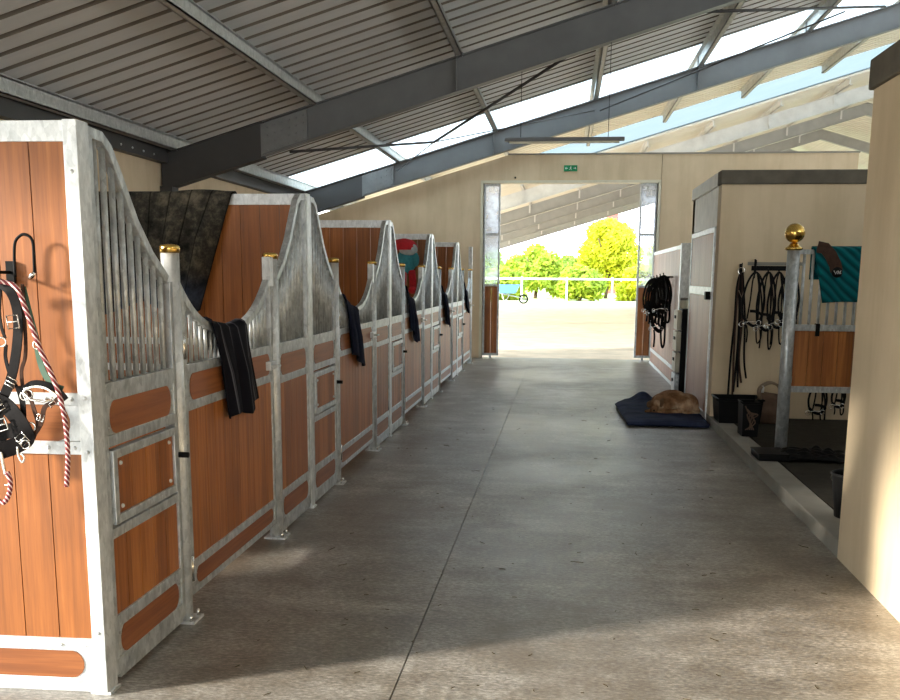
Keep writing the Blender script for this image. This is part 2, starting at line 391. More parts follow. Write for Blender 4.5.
# far wall with the big doorway; slanted under the rafter on the left, level top to the right
g = MB()
zt = 3.88; xs = (zt - 4.22) / SL
g.prism([(-5.3, 0), (-1.608, 0), (-1.608, 3.38), (1.70, 3.38), (1.70, 0), (1.745, 0), (1.745, zt), (xs, zt), (-5.3, 4.22 - SL * 5.3)], 'y', YW, YW + .2)
g.prism([(1.755, 0), (5.28, 0), (5.28, zt), (1.755, zt)], 'y', YW, YW + .2)
struct(g.build('wall_back', M['wall']))
g = MB(); g.box(-1.66, -1.608, YW - .03, YW + .22, 0, 3.38); g.box(1.70, 1.745, YW - .03, YW + .22, 0, 3.38); g.box(-1.66, 1.745, YW - .03, YW + .22, 3.36, 3.41)
struct(g.build('trim_2', M['cream_plastic']))
g = MB(); g.box(-5.3, 5.30, YW - .015, YW + .215, zt, zt + .035) if False else g.box(xs, 5.30, YW - .015, YW + .215, zt, zt + .03)
struct(g.build('trim_3', M['concrete_pale']))
wall_box('wall_stub', -1.95, -1.68, 17.62, YW, 0, 2.55) if False else None
# left outer wall with an unseen opening added in every stall to shape the light, open before the first stall
g = MB()
yy = [Y0]
for k in range(5):
    a = Y0 + SP * k + .75; b = a + 1.35
    g.box(XL - .2, XL, yy[-1], a, 0, 3.2); g.box(XL - .2, XL, a, b, 1.05, 3.2); yy.append(b)
g.box(XL - .2, XL, yy[-1], YW + .2, 0, 3.2)
struct(g.build('wall_left', M['wall']))
wall_box('wall_left_front', XL - .2, XL, -8, -2.2, 0, 3.2)
g = MB(); zz_ = 2.75; g.prism([(-5.3, zz_), (8.0, zz_), (8.0, roofz(8.0, 4.85)), (-5.3, roofz(-5.3, 4.85))], 'y', -3.2, -3.0); g.box(3.0, 8.0, -3.2, -3.0, 0, zz_); struct(g.build('wall_added_light_block', M['wall']))  # unseen gable wall added behind the camera to cut light on the roof ribs
# near right block wall and its cap
g = MB(); g.box(1.614, 1.80, -6, 5.54, 0, 2.60); g.box(1.80, 7.0, 5.40, 5.54, 0, 2.60); struct(g.build('wall_right', M['wall']))
g = MB(); g.box(1.59, 1.83, -6, 5.57, 2.60, 2.76); g.box(1.83, 7.0, 5.38, 5.57, 2.60, 2.76); struct(g.build('trim_4', M['cap'], bevel=.01))
# tack room: wall facing the camera, wall to the aisle with its door
g = MB()
g.box(1.62, 7.0, 10.58, 10.74, 0, 2.575)
g.box(1.62, 1.76, 10.74, 10.80, 0, 2.575); g.box(1.62, 1.76, 12.72, 12.86, 0, 2.575)
g.box(1.62, 7.0, 12.72, 12.86, 0, 2.575)
struct(g.build('wall_tack_room', M['wall']))
g = MB(); g.box(1.625, 1.755, 10.80, 12.72, 2.16, 2.575); struct(g.build('wall_lintel', M['render_pale']))
g = MB(); g.box(1.60, 7.02, 10.55, 10.78, 2.575, 2.72); struct(g.build('trim_5', M['cap'], bevel=.01))
g = MB(); g.box(1.60, 1.80, 10.78, 12.88, 2.575, 2.72); struct(g.build('trim_6', M['render_pale'], bevel=.01))
wall_box('wall_bay_side', 7.0, 7.2, -6, 10.8, 0, 2.6)
# tack room door
d = struct(MB().build('door_1', M['galv'])) if False else None
g = MB(); g.box(1.60, 1.65, 10.80, 10.85, .02, 2.15); g.box(1.60, 1.65, 12.67, 12.72, .02, 2.15); g.box(1.60, 1.65, 10.85, 12.67, 2.09, 2.15)
g.box(1.60, 1.65, 10.85, 12.67, 1.40, 1.50); g.box(1.60, 1.65, 10.85, 12.67, .02, .10)
d1 = struct(g.build('door_1', M['galv_light'], bevel=.004))
def boards(g, fixed, a0, a1, z0, z1, w, axis, t=.014):
    n = max(1, round((a1 - a0) / w)); w = (a1 - a0) / n
    for i in range(n):
        p, q = a0 + i * w + .002, a0 + (i + 1) * w - .002
        if axis == 'y': g.box(fixed - t, fixed + t, p, q, z0, z1)
        else: g.box(p, q, fixed - t, fixed + t, z0, z1)
    return g
wood_pale = wood('pinkish_panel', True, 'y', .15, ((.30, .115, .055), (.37, .155, .075), (.44, .20, .105)))
boards(MB(), 1.625, 10.85, 12.67, .10, 1.40, .15, 'y').build('wood_panel', wood_pale, d1)
boards(MB(), 1.625, 10.85, 12.67, 1.50, 2.09, .15, 'y').build('wood_panel', wood_pale, d1)
MB().box(1.55, 1.61, 10.87, 10.98, 1.36, 1.45).build('door_handle', M['black'], d1, bevel=.006)
# the two leaves in the far doorway
def leaf(name, x0, x1):
    g = MB(); y0, y1 = YW + .04, YW + .09; w = .035
    for a, b in ((x0, x0 + w), (x1 - w, x1)): g.box(a, b, y0, y1, .05, 3.35)
    for z in (.05, 1.40, 2.38, 3.31): g.box(x0 + w, x1 - w, y0, y1, z, z + .045)
    g.box((x0 + x1) / 2 - .02, (x0 + x1) / 2 + .02, y0, y1, 0, .05)
    o = struct(g.build(name, M['galv'], bevel=.003))
    h = boards(MB(), (y0 + y1) / 2, x0 + w, x1 - w, .095, 1.40, .13, 'x'); h.build('wood_panel', M['board_x'], o)
    for z0, z1 in ((1.445, 2.38), (2.425, 3.31)): MB().box(x0 + w, x1 - w, YW + .06, YW + .068, z0, z1).build('pane', M['glass'], o)
    return o
leaf('door_2', -1.60, -1.28); leaf('door_3', 1.37, 1.69)

# ------------------------------------------------------------------ roof sheets
def sheets(name, y0, y1, x0, x1, mat, pitch=.333, c=4.90):
    g = MB(); prof = []; y = y0
    while y < y1 - 1e-6:
        e = min(y + pitch, y1)
        prof += [(y, 0), (e - .085, 0), (e - .078, .085), (e - .007, .085)]
        y = e
    prof.append((y1, 0))
    xsn = [x0, x1]
    vs = []
    for x in xsn:
        for (yy_, dz) in prof: vs.append((x, yy_, roofz(x, c) + dz))
    n = len(prof); g.add(vs, [(i, i + 1, n + i + 1, n + i) for i in range(n - 1)])
    # top skin gives the sheet thickness
    o = len(g.v); g.add([(x, yy_, roofz(x, c) + .10) for x in xsn for yy_ in (y0, y1)], [(0, 1, 3, 2)])
    if mat == 'tinted':
        g = MB(); g.add([(x, yy_, roofz(x, c) + .06) for x in xsn for yy_ in (y0, y1)], [(0, 1, 3, 2)])
    o_ = g.build(name, M[mat])
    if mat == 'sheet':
        o_.data.materials.append(M['rib_shade'])  # recess faces take the painted shade colour
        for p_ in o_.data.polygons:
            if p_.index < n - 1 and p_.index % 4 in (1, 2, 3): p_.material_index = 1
    return o_
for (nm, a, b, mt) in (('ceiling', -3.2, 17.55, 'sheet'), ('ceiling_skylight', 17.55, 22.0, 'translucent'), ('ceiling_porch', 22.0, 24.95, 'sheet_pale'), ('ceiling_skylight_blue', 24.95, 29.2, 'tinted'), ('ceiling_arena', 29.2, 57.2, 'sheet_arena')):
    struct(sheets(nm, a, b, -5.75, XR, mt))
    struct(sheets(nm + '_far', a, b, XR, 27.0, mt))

# ------------------------------------------------------------------ purlins
pur_x = [-5.12 + 1.855 * i for i in range(9)]
words = ['lowest, at the eaves above the stalls', 'second up from the eaves', 'third up from the eaves', 'fourth up from the eaves', 'fifth up, crossing the top of the picture', 'sixth up from the eaves', 'seventh up from the eaves', 'eighth up from the eaves', 'ninth up, next to the ridge']
def purlin(x, y0, y1, label, group, mat):
    g = MB(); z = roofz(x, 4.70)
    g.box(x - .008, x + .008, y0, y1, z, z + .195); g.box(x - .008, x + .075, y0, y1, z, z + .014); g.box(x - .075, x + .008, y0, y1, z + .165, z + .18)
    g.box(x + .063, x + .075, y0, y1, z, z + .03)
    o = g.build('roof_purlin', M[mat]); tag(o, label, 'purlin', group)
for i, x in enumerate(pur_x[:7]):
    purlin(x, -3.0, 24.9, 'galvanised purlin under the stable roof sheets, ' + words[i], 'purlins of the stable roof', 'purlin')
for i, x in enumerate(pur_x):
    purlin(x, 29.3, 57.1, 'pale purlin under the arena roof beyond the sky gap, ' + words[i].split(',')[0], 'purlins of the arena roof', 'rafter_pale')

# ------------------------------------------------------------------ rafters
def ibeam(g, x0, x1, y, zb0, zt0, fw=.085, web=.006, ft=.014):
    # beam following the slope between x0 and x1
    def quad(y0, y1, za, zb):
        v = []
        for x in (x0, x1): v += [(x, y0, roofz(x, za)), (x, y1, roofz(x, za)), (x, y1, roofz(x, zb)), (x, y0, roofz(x, zb))]
        g.add(v, [(0, 1, 2, 3), (7, 6, 5, 4), (0, 4, 5, 1), (1, 5, 6, 2), (2, 6, 7, 3), (3, 7, 4, 0)])
    quad(y - web, y + web, zb0, zt0); quad(y - fw, y + fw, zb0, zb0 + ft); quad(y - fw, y + fw, zt0 - ft, zt0)
def rafter(y, label, dark, pale=False, far=True):
    t = thing('steel_rafter', label, 'roof beam', (0, 0, 0))
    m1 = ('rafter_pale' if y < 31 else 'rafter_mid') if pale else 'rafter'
    g = MB(); ibeam(g, -3.9 if dark else -5.28, XR, y, 4.27, 4.695)
    for x in (pur_x[2], pur_x[4], pur_x[6]):
        z0, z1 = roofz(x, 4.284), roofz(x, 4.68); g.box(x - .005, x + .005, y - .08, y + .08, z0, z1)
    g.build('beam', M[m1], t)
    g = MB(); ibeam(g, XR, 26.5, y, 4.27, 4.695); g.build('beam', M[m1], t)
    if dark:
        g = MB(); ibeam(g, -5.28, -3.9, y, 4.235, 4.695, .09, .05); g.build('haunch', M['rafter_dark'], t)
        g2 = MB(); v = []
        for yy_ in (y - .055, y - .02):
            for (x, zz) in ((-3.93, 4.26), (-3.32, 4.26), (-3.32, 4.66), (-3.93, 4.66)): v.append((x, yy_, roofz(x, zz)))
        g2.add(v, [(0, 1, 2, 3), (7, 6, 5, 4), (0, 4, 5, 1), (1, 5, 6, 2), (2, 6, 7, 3), (3, 7, 4, 0)])
        for i in range(6):
            for j in range(4):
                x = -3.84 + i * .095; z = roofz(x, 4.315 + j * .095); g2.ball((x, y - .058, z), .012, 8, 5)
        g2.build('splice_plate', M['rafter_plate'], t)
        g = MB(); g.box(-5.29, -5.12, y - .1, y + .1, 0, roofz(-5.2, 4.27)); g.build('column', M['rafter_dark'], t)
    else:
        MB().box(-5.29, -5.12, y - .1, y + .1, -.015, roofz(-5.2, 4.27)).build('column', M['rafter_mid'], t)
    MB().box(26.30, 26.48, y - .1, y + .1, -.015 if pale else 0, roofz(26.4, 4.27)).build('column', M['rafter_mid'], t)
    # cleats holding the purlins
    for x in pur_x:
        if pale or x < 6.2:
            g = MB(); z = roofz(x, 4.69); g.box(x - .02, x - .009, y - .05, y + .05, z, z + .19)
            if pale: g.box(x - .03, x + .03, y - .09, y - .08, z - .3, z + .03)
            g.build('cleat', M['rafter_pale' if pale else 'rafter'], t)
    return t
rafter(12.3, 'dark grey steel rafter with bolted splice crossing the picture nearest the camera', True)
rafter(18.5, 'grey steel rafter along the top of the cream end wall', True)
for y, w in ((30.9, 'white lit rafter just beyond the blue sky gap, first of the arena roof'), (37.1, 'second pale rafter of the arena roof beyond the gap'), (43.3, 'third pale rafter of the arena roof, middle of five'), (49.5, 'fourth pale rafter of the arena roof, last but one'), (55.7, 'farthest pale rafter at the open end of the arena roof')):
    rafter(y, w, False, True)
# eaves beam
g = MB(); g.box(-5.30, -5.18, -3, 24.9, 3.02, 3.30); t = g.build('eaves_beam', M['rafter_dark']); tag(t, 'dark steel beam running along the eaves above the stall wall', 'beam')
for y in (10.9, 11.2, 11.5, 11.8): MB().ball((-5.178, y, 3.08), .014, 8, 5).build('bolt', M['galv_light'], t)
# wind bracing
def rod(a, b, r, label):
    o = MB().tube([a, b], r, 8).build('bracing_rod', M['rafter_dark'] if r > .008 else M['rafter']); tag(o, label, 'brace')
for a, b, r, l in (((-3.95, 13.65, 3.33), (-2.27, 16.5, 3.83), .02, 'thick dark bracing rod, left half, running level below the sheets'), ((-2.27, 16.5, 3.83), (-.08, 13.38, 4.48), .022, 'thick dark bracing rod rising to the near rafter from the node'), ((-3.25, 18.4, 3.56), (-2.27, 16.5, 3.83), .01, 'thin brace from the far rafter up to the bracing node, left side'), ((-2.27, 16.5, 3.83), (.45, 18.4, 4.62), .010, 'thin brace from the bracing node to the far rafter, middle of picture'), ((.55, 18.4, 4.62), (4.3, 16.6, 5.79), .014, 'dark bracing rod rising to the right above the far rafter'), ((1.63, 13.28, 4.99), (4.9, 16.6, 5.85), .02, 'dark level bracing rod at the top right of the picture')):
    rod(a, b, r, l)
# hanging batten lamp
t = thing('batten_lamp', 'long grey batten lamp hanging on wires below the near rafter', 'lamp', (0, 12.3, 3.28))
MB().box(-.80, .68, -.035, .035, -.02, .025).build('lamp_body', M['rafter'], t, bevel=.006)
MB().box(-.74, .62, -.022, .022, -.045, -.02).build('diffuser', M['cream_plastic'], t, bevel=.005)
for x in (-.60, .48):
    MB().tube([(x, 0, .025), (x, 0, roofz(x, 4.27) - 3.28 + .005)], .004, 6).build('hanging_wire', M['black'], t)

# ------------------------------------------------------------------ stall fronts
# local frame: x = 0 at the aisle face (towards +x is the aisle), y along the aisle from the partition
TOPL = [(.045, 2.10), (.16, 2.095), (.22, 2.06), (.30, 1.96), (.42, 1.80), (.55, 1.675), (.70, 1.575)]
DOORC = [(.82, 1.55), (.90, 1.48), (1.02, 1.405), (1.20, 1.345), (1.46, 1.315), (1.74, 1.345), (1.92, 1.41), (2.05, 1.49), (2.15, 1.57)]
TOPR = [(SP - a, b) for a, b in TOPL[::-1]]
RX = -.028                                         # centre plane of the panels
def rail(g, a, b, z0, z1, h=.024): g.box(RX - h, RX + h, a, b, z0, z1)
def stadium(a, b, z0, z1, r=.045, n=7):
    # plank whose ends bulge in a shallow arc
    zc = (z0 + z1) / 2; hz = (z1 - z0) / 2; pts = []
    for i in range(n + 1):
        t = -PI / 2 * .98 + PI * .98 * i / n; pts.append((b - r + r * math.cos(t), zc + hz * math.sin(t)))
    for i in range(n + 1):
        t = PI / 2 * 1.02 + PI * .98 * i / n; pts.append((a + r - r * abs(math.cos(t)), zc + hz * math.sin(t)))
    return pts
def plank(a, b, z0, z1, mat, parent, kind='kick_plank'):
    g = MB(); g.prism(stadium(a + .03, b - .03, z0, z1), 'x', RX - .016, RX + .0205)
    return g.build(kind, M[mat], parent)
def endplates(g, a, b, z0, z1):
    for p, q in ((a, a + .10), (b - .10, b)): g.box(RX - .017, RX + .0175, p, q, z0, z1)
    for y in (a + .02, b - .02):
        for z in (z0 + .025, z1 - .025): g.ball((RX + .019, y, z), .007, 6, 4)
def fixed_panel(t, a, b, curve, hatch):
    g = MB()
    g.box(RX - .024, RX + .024, a, a + .032, .04, interp(curve, a + .02) - .01); g.box(RX - .024, RX + .024, b - .032, b, .04, interp(curve, b - .02) - .01)
    for z0, z1 in ((.02, .105), (.225, .275), (.945, .99), (1.12, 1.19)): rail(g, a + .032, b - .032, z0, z1)
    g.sweep([(RX, y, z) for y, z in curve], [(-.02, -.02), (.02, -.02), (.02, .02), (-.02, .02)], up=(1, 0, 0), smooth=False)
    endplates(g, a + .032, b - .032, .105, .225); endplates(g, a + .032, b - .032, .99, 1.12)
    if hatch: rail(g, a + .032, b - .032, .585, .625)
    g.build('panel_frame', M['galv'], t, bevel=.003)
    plank(a + .032, b - .032, .105, .225, 'plank_y', t); plank(a + .032, b - .032, .99, 1.12, 'plank_y', t, 'upper_plank')
    top = .585 if hatch else .945
    boards(MB(), RX, a + .032, b - .032, .275, top, .115, 'y').build('wood_panel', M['board_y'], t)
    if hatch:
        h = MB(); p, q = a + .04, b - .04; x0, x1 = RX + .002, RX + .036
        h.box(x0, x1, p, p + .035, .64, .932); h.box(x0, x1, q - .035, q, .64, .932); h.box(x0, x1, p + .035, q - .035, .64, .675); h.box(x0, x1, p + .035, q - .035, .897, .932)
        ho = h.build('feeder_hatch', M['galv'], t, bevel=.003)
        boards(MB(), RX + .012, p + .035, q - .035, .675, .897, .125, 'y', .012).build('hatch_boards', M['board_y'], ho)
        for y in (p + .075, q - .075):
            for z in (.70, .872): MB().ball((RX + .026, y, z), .009, 8, 5).build('rivet', M['galv_light'], ho)
        MB().tube([(RX + .03, b - .02, .80), (RX + .075, b - .02, .80)], .013, 10).build('hatch_knob', M['black'], ho)
    n = 9
    for i in range(n):
        y = a + .045 + (b - a - .09) * (i + .5) / n
        MB().tube([(RX, y, 1.19), (RX, y, interp(curve, y) - .01)], .0125, 8).build('bar', M['galv'], t)
def stall_front(last=False):
    t = thing('horse_stall', '', 'stall', (XF, Y0, 0))
    # partition side post, an upright of two welded channels
    g = MB(); g.box(-.052, .0, -.045, .042, 0, 2.127); g.box(-.07, .012, -.044, .044, 0, .012)
    for z in (.25, .95, 1.15, 1.95): g.ball((-.024, -.045, z), .008, 8, 5)
    g.build('corner_post', M['galv_light'], t, bevel=.004)
    fixed_panel(t, .045, .735, TOPL, True)
    for y, nm in ((.775, 'hinge_post'), (2.22, 'latch_post')):
        p = MB().tube([(RX, y, .012), (RX, y, 1.69)], .040, 18); p.box(RX - .06, RX + .07, y - .06, y + .06, 0, .012)
        po = p.build(nm, M['galv_light'], t)
        MB().lathe((RX, y, 1.69), [(.044, 0), (.044, .026), (.038, .034), (.012, .038)], 16).build('post_cap', M['gold'], po)
        for (dx, dy) in ((.05, .045), (.05, -.045)): MB().lathe((RX + dx, y + dy, .012), [(.009, 0), (.009, .018), (.004, .03)], 6).build('floor_bolt', M['steel'], po)
        if nm == 'latch_post': MB().box(RX - .02, RX + .03, y - .10, y - .034, 1.53, 1.70).build('latch_box', M['galv_light'], po, bevel=.004)
    # swing door
    a, b = .83, 2.165
    g = MB()
    g.box(RX - .022, RX + .022, a, a + .035, .10, 1.53); g.box(RX - .022, RX + .022, b - .035, b, .10, 1.55)
    for z0, z1 in ((.10, .135), (.22, .262), (.975, 1.02), (1.145, 1.19)): rail(g, a + .035, b - .035, z0, z1, .022)
    g.sweep([(RX, y, z) for y, z in smooth_pts_2(DOORC)], [(-.019, -.019), (.019, -.019), (.019, .019), (-.019, .019)], up=(1, 0, 0), smooth=False)
    endplates(g, a + .035, b - .035, .135, .22); endplates(g, a + .035, b - .035, 1.02, 1.145)
    dr = g.build('stall_door', M['galv'], t, bevel=.003)
    plank(a + .035, b - .035, .135, .22, 'plank_y', dr); plank(a + .035, b - .035, 1.02, 1.145, 'plank_y', dr, 'upper_plank')
    boards(MB(), RX, a + .035, b - .035, .262, .975, .115, 'y').build('wood_panel', M['board_y'], dr)
    for i in range(20):
        y = a + .05 + (b - a - .10) * (i + .5) / 20
        MB().tube([(RX, y, 1.19), (RX, y, interp(DOORC, y) - .005)], .0105, 8).build('bar', M['galv'], dr)
    g = MB(); g.box(RX + .02, RX + .05, b - .14, b - .02, 1.05, 1.10); g.tube([(RX + .05, b - .12, 1.075), (RX + .08, b - .12, 1.075), (RX + .085, b - .07, 1.075)], .008, 8)
    g.box(RX + .0, RX + .035, a - .03, a + .02, .17, .24)
    g.build('door_latch', M['galv_light'], dr, bevel=.002)
    for zz in (.18, 1.22): MB().tube([(RX + .03, a - .02, zz), (RX + .03, a - .02, zz + .12)], .012, 10).build('hinge', M['steel'], dr)
    return t
def smooth_pts_2(c): return [(p.x, p.y) for p in smooth_pts([(a, b, 0) for a, b in c], 3)]
ordw = ['first galvanised stall front with wooden panels, nearest the camera, black striped towel on its door', 'second galvanised stall front from the camera, behind the first', 'third stall front along the aisle, before the stall with the teal soft toy\'s partition', 'fourth stall front along the aisle, last but one before the end wall', 'fifth and farthest stall front, beside the big doorway']
ordw[2] = 'third stall front along the aisle, middle one of five, red and teal toy behind it'
fronts = [stall_front()]
g5 = 'stall fronts along the left of the aisle'
fronts[0]['label'] = ordw[0]; fronts[0]['group'] = g5
right_parts = []
pre = set(bpy.data.objects)
fixed_panel(fronts[0], 2.262, SP - .045, TOPR, False)
right_parts = [o for o in bpy.data.objects if o not in pre]
for k in range(1, 5):
    c = fronts[0].copy(); COL.objects.link(c); c.location = (XF, Y0 + SP * k, 0); c['label'] = ordw[k]
    for ch in [x for x in bpy.data.objects if x.parent == fronts[0]]:
        if k == 4 and ch in right_parts: continue
        d = ch.copy(); COL.objects.link(d); d.parent = c
        for gc in [x for x in bpy.data.objects if x.parent == ch]:
            e = gc.copy(); COL.objects.link(e); e.parent = d
    fronts.append(c)
# tall end post of the last stall
g = MB(); yq = 2.30; g.box(-.07, .0, yq, yq + .07, 0, 2.127); g.build('end_post', M['galv_light'], fronts[4], bevel=.004)

# ------------------------------------------------------------------ partitions
def partition(x0, x1, loc, label, group='stall partitions', rz=0):
    t = thing('stall_partition', label, 'partition', loc, rz, group)
    g = MB(); h = .022
    g.box(x0, x0 + .05, -h, h, 0, 2.127); g.box(x1 - .004, x1, -h, h, .03, 2.06)
    for z0, z1 in ((.0, .055), (.165, .215), (.935, .985), (1.12, 1.165), (2.055, 2.127)): g.box(x0 + .05, x1 - .004, -h, h, z0, z1)
    for (z0, z1) in ((.055, .165), (.985, 1.12)):
        for p, q in ((x0 + .05, x0 + .17), (x1 - .10, x1 - .004)): g.box(p, q, -.016, .016, z0, z1)
    for x in (x1 - .03, x1 - .13):
        for z in (.19, .96, 1.142): g.ball((x, -.023, z), .008, 8, 5)
    g.build('partition_frame', M['galv_light'], t, bevel=.003)
    boards(MB(), 0, x0 + .05, x1 - .004, .215, .935, .137, 'x').build('wood_panel', M['board_x'], t)
    boards(MB(), 0, x0 + .05, x1 - .004, 1.165, 2.055, .137, 'x').build('wood_panel', M['board_x'], t)
    for z0, z1, nm in ((.055, .165, 'kick_plank'), (.985, 1.12, 'middle_plank')):
        MB().prism(stadium(x0 + .08, x1 - .045, z0, z1, .05), 'y', -.02, .02).build(nm, M['plank_y'], t)
    return t
lab = ['bright wooden partition facing the camera at the left edge, bridles hung on it', 'wooden partition with a dark mottled rug hung over it', 'wooden partition showing above the second stall door, nothing hung on it', 'wooden partition with the teal and red soft toy on it', 'farthest wooden partition, bare, nearest the end wall']
partition(-3.30, -.005, (XF - .052, Y0, 0), lab[0], rz=.035)
for k in range(1, 5): partition(-3.30, -.005, (XF - .052, Y0 + SP * k, 0), lab[k])
# ------------------------------------------------------------------ towels over the doors
def towel(k, ya, yb, shift, drop, slant, mat, label):
    # hangs over the curved top rail of door k; both tails are one cloth
    r = random.Random(40 + k); yk = Y0 + SP * k; back = .16; nu, nv = 26, 34; ph = r.random() * 6
    def fn(u, v):
        y = ya + (yb - ya) * u; top = interp(DOORC, y) + .026
        Ltot = drop + slant * (u - .5) * 2 + .02 * math.sin(7 * u + ph)
        s = -back + (Ltot + back) * v
        R_ = .030
        if s < -R_: x = RX - R_ - .004 * math.sin(9 * u); z = top - .008 + (s + R_)
        elif s < R_:
            a = (s / R_) * PI / 2; x = RX + math.sin(a) * R_; z = top - .008 + math.cos(a) * .012
        else:
            q = min(1, (s - R_) / .25)
            x = RX + R_ + .006 + q * (.016 + .016 * math.sin(u * 15 + ph + s * 2) + .006 * math.sin(u * 31 + 3 * s)); z = top - .008 - (s - R_)
            y += shift * (s / drop) - (u - .5) * .03 * q
        return (XF + x, yk + y, z)
    g = MB(); g.grid(fn, nu, nv); o = g.build('towel', M[mat], uvgrid=(nu, nv)); solid(o, .008)
    return tag(o, label, 'towel', 'dark towels hung over the stall doors')
towel(0, 1.14, 1.64, .17, .50, -.035, 'towel', 'black towel with thin grey stripes hanging over the nearest stall door')
towel(1, .98, 1.46, .22, .50, .02, 'towel_navy', 'plain black towel over the second stall door from the camera')
towel(2, .92, 1.44, .25, .52, .02, 'towel_navy', 'dark towel over the third stall door, below the red and teal toy')
towel(3, .95, 1.46, .25, .50, .0, 'towel_navy', 'dark towel over the fourth stall door, last but one')
towel(4, .90, 1.44, .25, .42, -.02, 'towel_navy', 'small dark towel over the farthest stall door, next to the doorway')

# ------------------------------------------------------------------ rug over the second partition
def rug():
    yk = Y0 + SP; nu, nv = 70, 60
    def fn(u, v):
        x = -4.35 + (4.35 - 2.20) * u
        s = -.35 + (1.20) * v; R_ = .034; top = 2.135
        drop = interp([(0, .95), (.55, .86), (.70, .74), (.80, .80), (.93, .88), (1, .80)], u)
        if s > 0: s = s / .85 * drop
        pl = (1 - abs(math.sin(u * 26 + .6))) * 1.2 - .5 + .35 * math.sin(u * 61)
        if s < -R_: y = yk + R_ + .004; z = top + (s + R_) - .01
        elif s < R_:
            a = s / R_ * PI / 2; y = yk - math.sin(a) * R_; z = top - .01 + math.cos(a) * .016 + .012 * max(0, math.sin((u - .80) * 18)) * (u > .8)
        else:
            q = min(1, (s - R_) / .3); y = yk - R_ - .005 - q * (.045 + .045 * pl); z = top - .01 - (s - R_)
            if u > .72:
                k_ = (u - .72) / .28; x -= k_ * .27 * min(1, s / .84); y -= .07 * math.sin(k_ * PI) * q
        return (x, y, z)
    g = MB(); g.grid(fn, nu, nv); o = g.build('horse_rug', M['rug'], uvgrid=(nu, nv)); solid(o, .012)
    tag(o, 'dark mottled horse rug with navy hem draped over the wooden partition of the nearest stall', 'rug')
rug()
# ------------------------------------------------------------------ soft toy on the fourth partition
yk = Y0 + SP * 3 - .06
t = thing('soft_toy', 'red hooded soft toy with a teal body on the wooden partition of the third stall', 'toy', (-2.02, yk, 1.80))
g = MB(); g.ball((0, -.07, -.02), (.13, .09, .16)); g.ball((-.12, -.09, -.04), (.05, .05, .09)); g.ball((.12, -.09, .0), (.05, .05, .09)); g.build('body', M['teal_plush'], t)
g = MB(); g.ball((.03, -.10, .13), (.12, .09, .09)); g.build('head', M['grey_plush'], t)
g = MB(); g.lathe((-.03, -.05, .16), [(.17, -.04), (.175, 0), (.15, .05), (.09, .09), (.02, .105)], 18); g.ball((-.20, -.06, .12), .05); g.build('hood', M['red_cloth'], t)
g = MB()
g.tube([(-.03, -.08, -.14), (-.04, -.10, -.26), (-.05, -.10, -.38)], .045, 10); g.ball((-.05, -.12, -.40), (.055, .08, .05)); g.build('leg', M['red_cloth'], t)
g = MB(); g.tube([(.07, -.08, -.14), (.09, -.10, -.26), (.09, -.10, -.36)], .045, 10); g.ball((.09, -.12, -.38), (.055, .08, .05)); g.build('leg', M['red_cloth'], t)

# ------------------------------------------------------------------ tack on the near partition
TY = 3.16
def XZ(pts, dy=0.0, wob=0.0): return smooth_pts([(x, TY + dy + wob * math.sin(i * 1.7), z) for i, (x, z) in enumerate(pts)], 5)
hk = thing('bridle_hook', 'black folding bridle hook screwed to the near partition, top left', 'hook', (0, 0, 0))
MB().tube(XZ([(-1.95, 1.584), (-1.948, 1.661), (-1.941, 1.706), (-1.924, 1.726), (-1.905, 1.733), (-1.883, 1.723), (-1.874, 1.699), (-1.875, 1.637), (-1.878, 1.595), (-1.894, 1.581)], .06), .0055, 8).build('hook_loop', M['black'], hk)
g = MB(); g.tube([(-1.985, TY + .085, 1.60), (-1.985, TY - .02, 1.60), (-1.985, TY - .05, 1.575), (-1.987, TY - .05, 1.62)], .006, 8); g.box(-2.0, -1.97, TY + .085, TY + .10, 1.56, 1.64); g.build('hook_prong', M['black'], hk)
MB().tube([(-1.895, TY + .06, 1.583), (-1.875, TY + .06, 1.60)], .008, 8).build('hook_tip', M['steel'], hk)
hc = thing('head_collar', 'black leather head collar with silver buckles hanging at the left edge', 'head collar', (0, 0, 0))
FR = (0, -1, 0)
def strap(pts, w, name, mat, par, dy=0.0, t=.005): return MB().strap(XZ(pts, dy, .004), w, t, up=FR).build(name, M[mat], par)
strap([(-2.06, 1.55), (-2.012, 1.562), (-1.967, 1.559), (-1.935, 1.535), (-1.919, 1.486), (-1.917, 1.415), (-1.927, 1.325), (-1.948, 1.246), (-1.976, 1.187), (-2.011, 1.135), (-2.07, 1.08)], .036, 'crown_strap', 'leather', hc)
strap([(-1.98, 1.55), (-1.994, 1.46), (-1.986, 1.403), (-1.974, 1.368)], .010, 'thin_strap', 'leather', hc, .015)
strap([(-1.975, 1.346), (-1.983, 1.296), (-1.965, 1.231), (-1.934, 1.181)], .012, 'thin_strap', 'leather', hc, .015)
strap([(-2.07, 1.16), (-1.991, 1.136), (-1.947, 1.10), (-1.912, 1.049), (-1.907, 1.013), (-1.948, .986), (-2.004, .965), (-2.09, .94)], .060, 'nose_strap', 'leather', hc, -.012)
strap([(-2.09, 1.02), (-1.999, 1.032), (-1.944, 1.041), (-1.906, 1.035)], .055, 'chin_strap', 'leather', hc, -.004)
strap([(-2.02, 1.12), (-2.03, 1.07), (-2.02, 1.0), (-2.035, .955)], .055, 'jaw_strap', 'leather', hc, .004)
strap([(-1.933, 1.199), (-1.921, 1.145), (-1.918, 1.079), (-1.913, 1.035)], .020, 'cheek_strap', 'leather', hc)
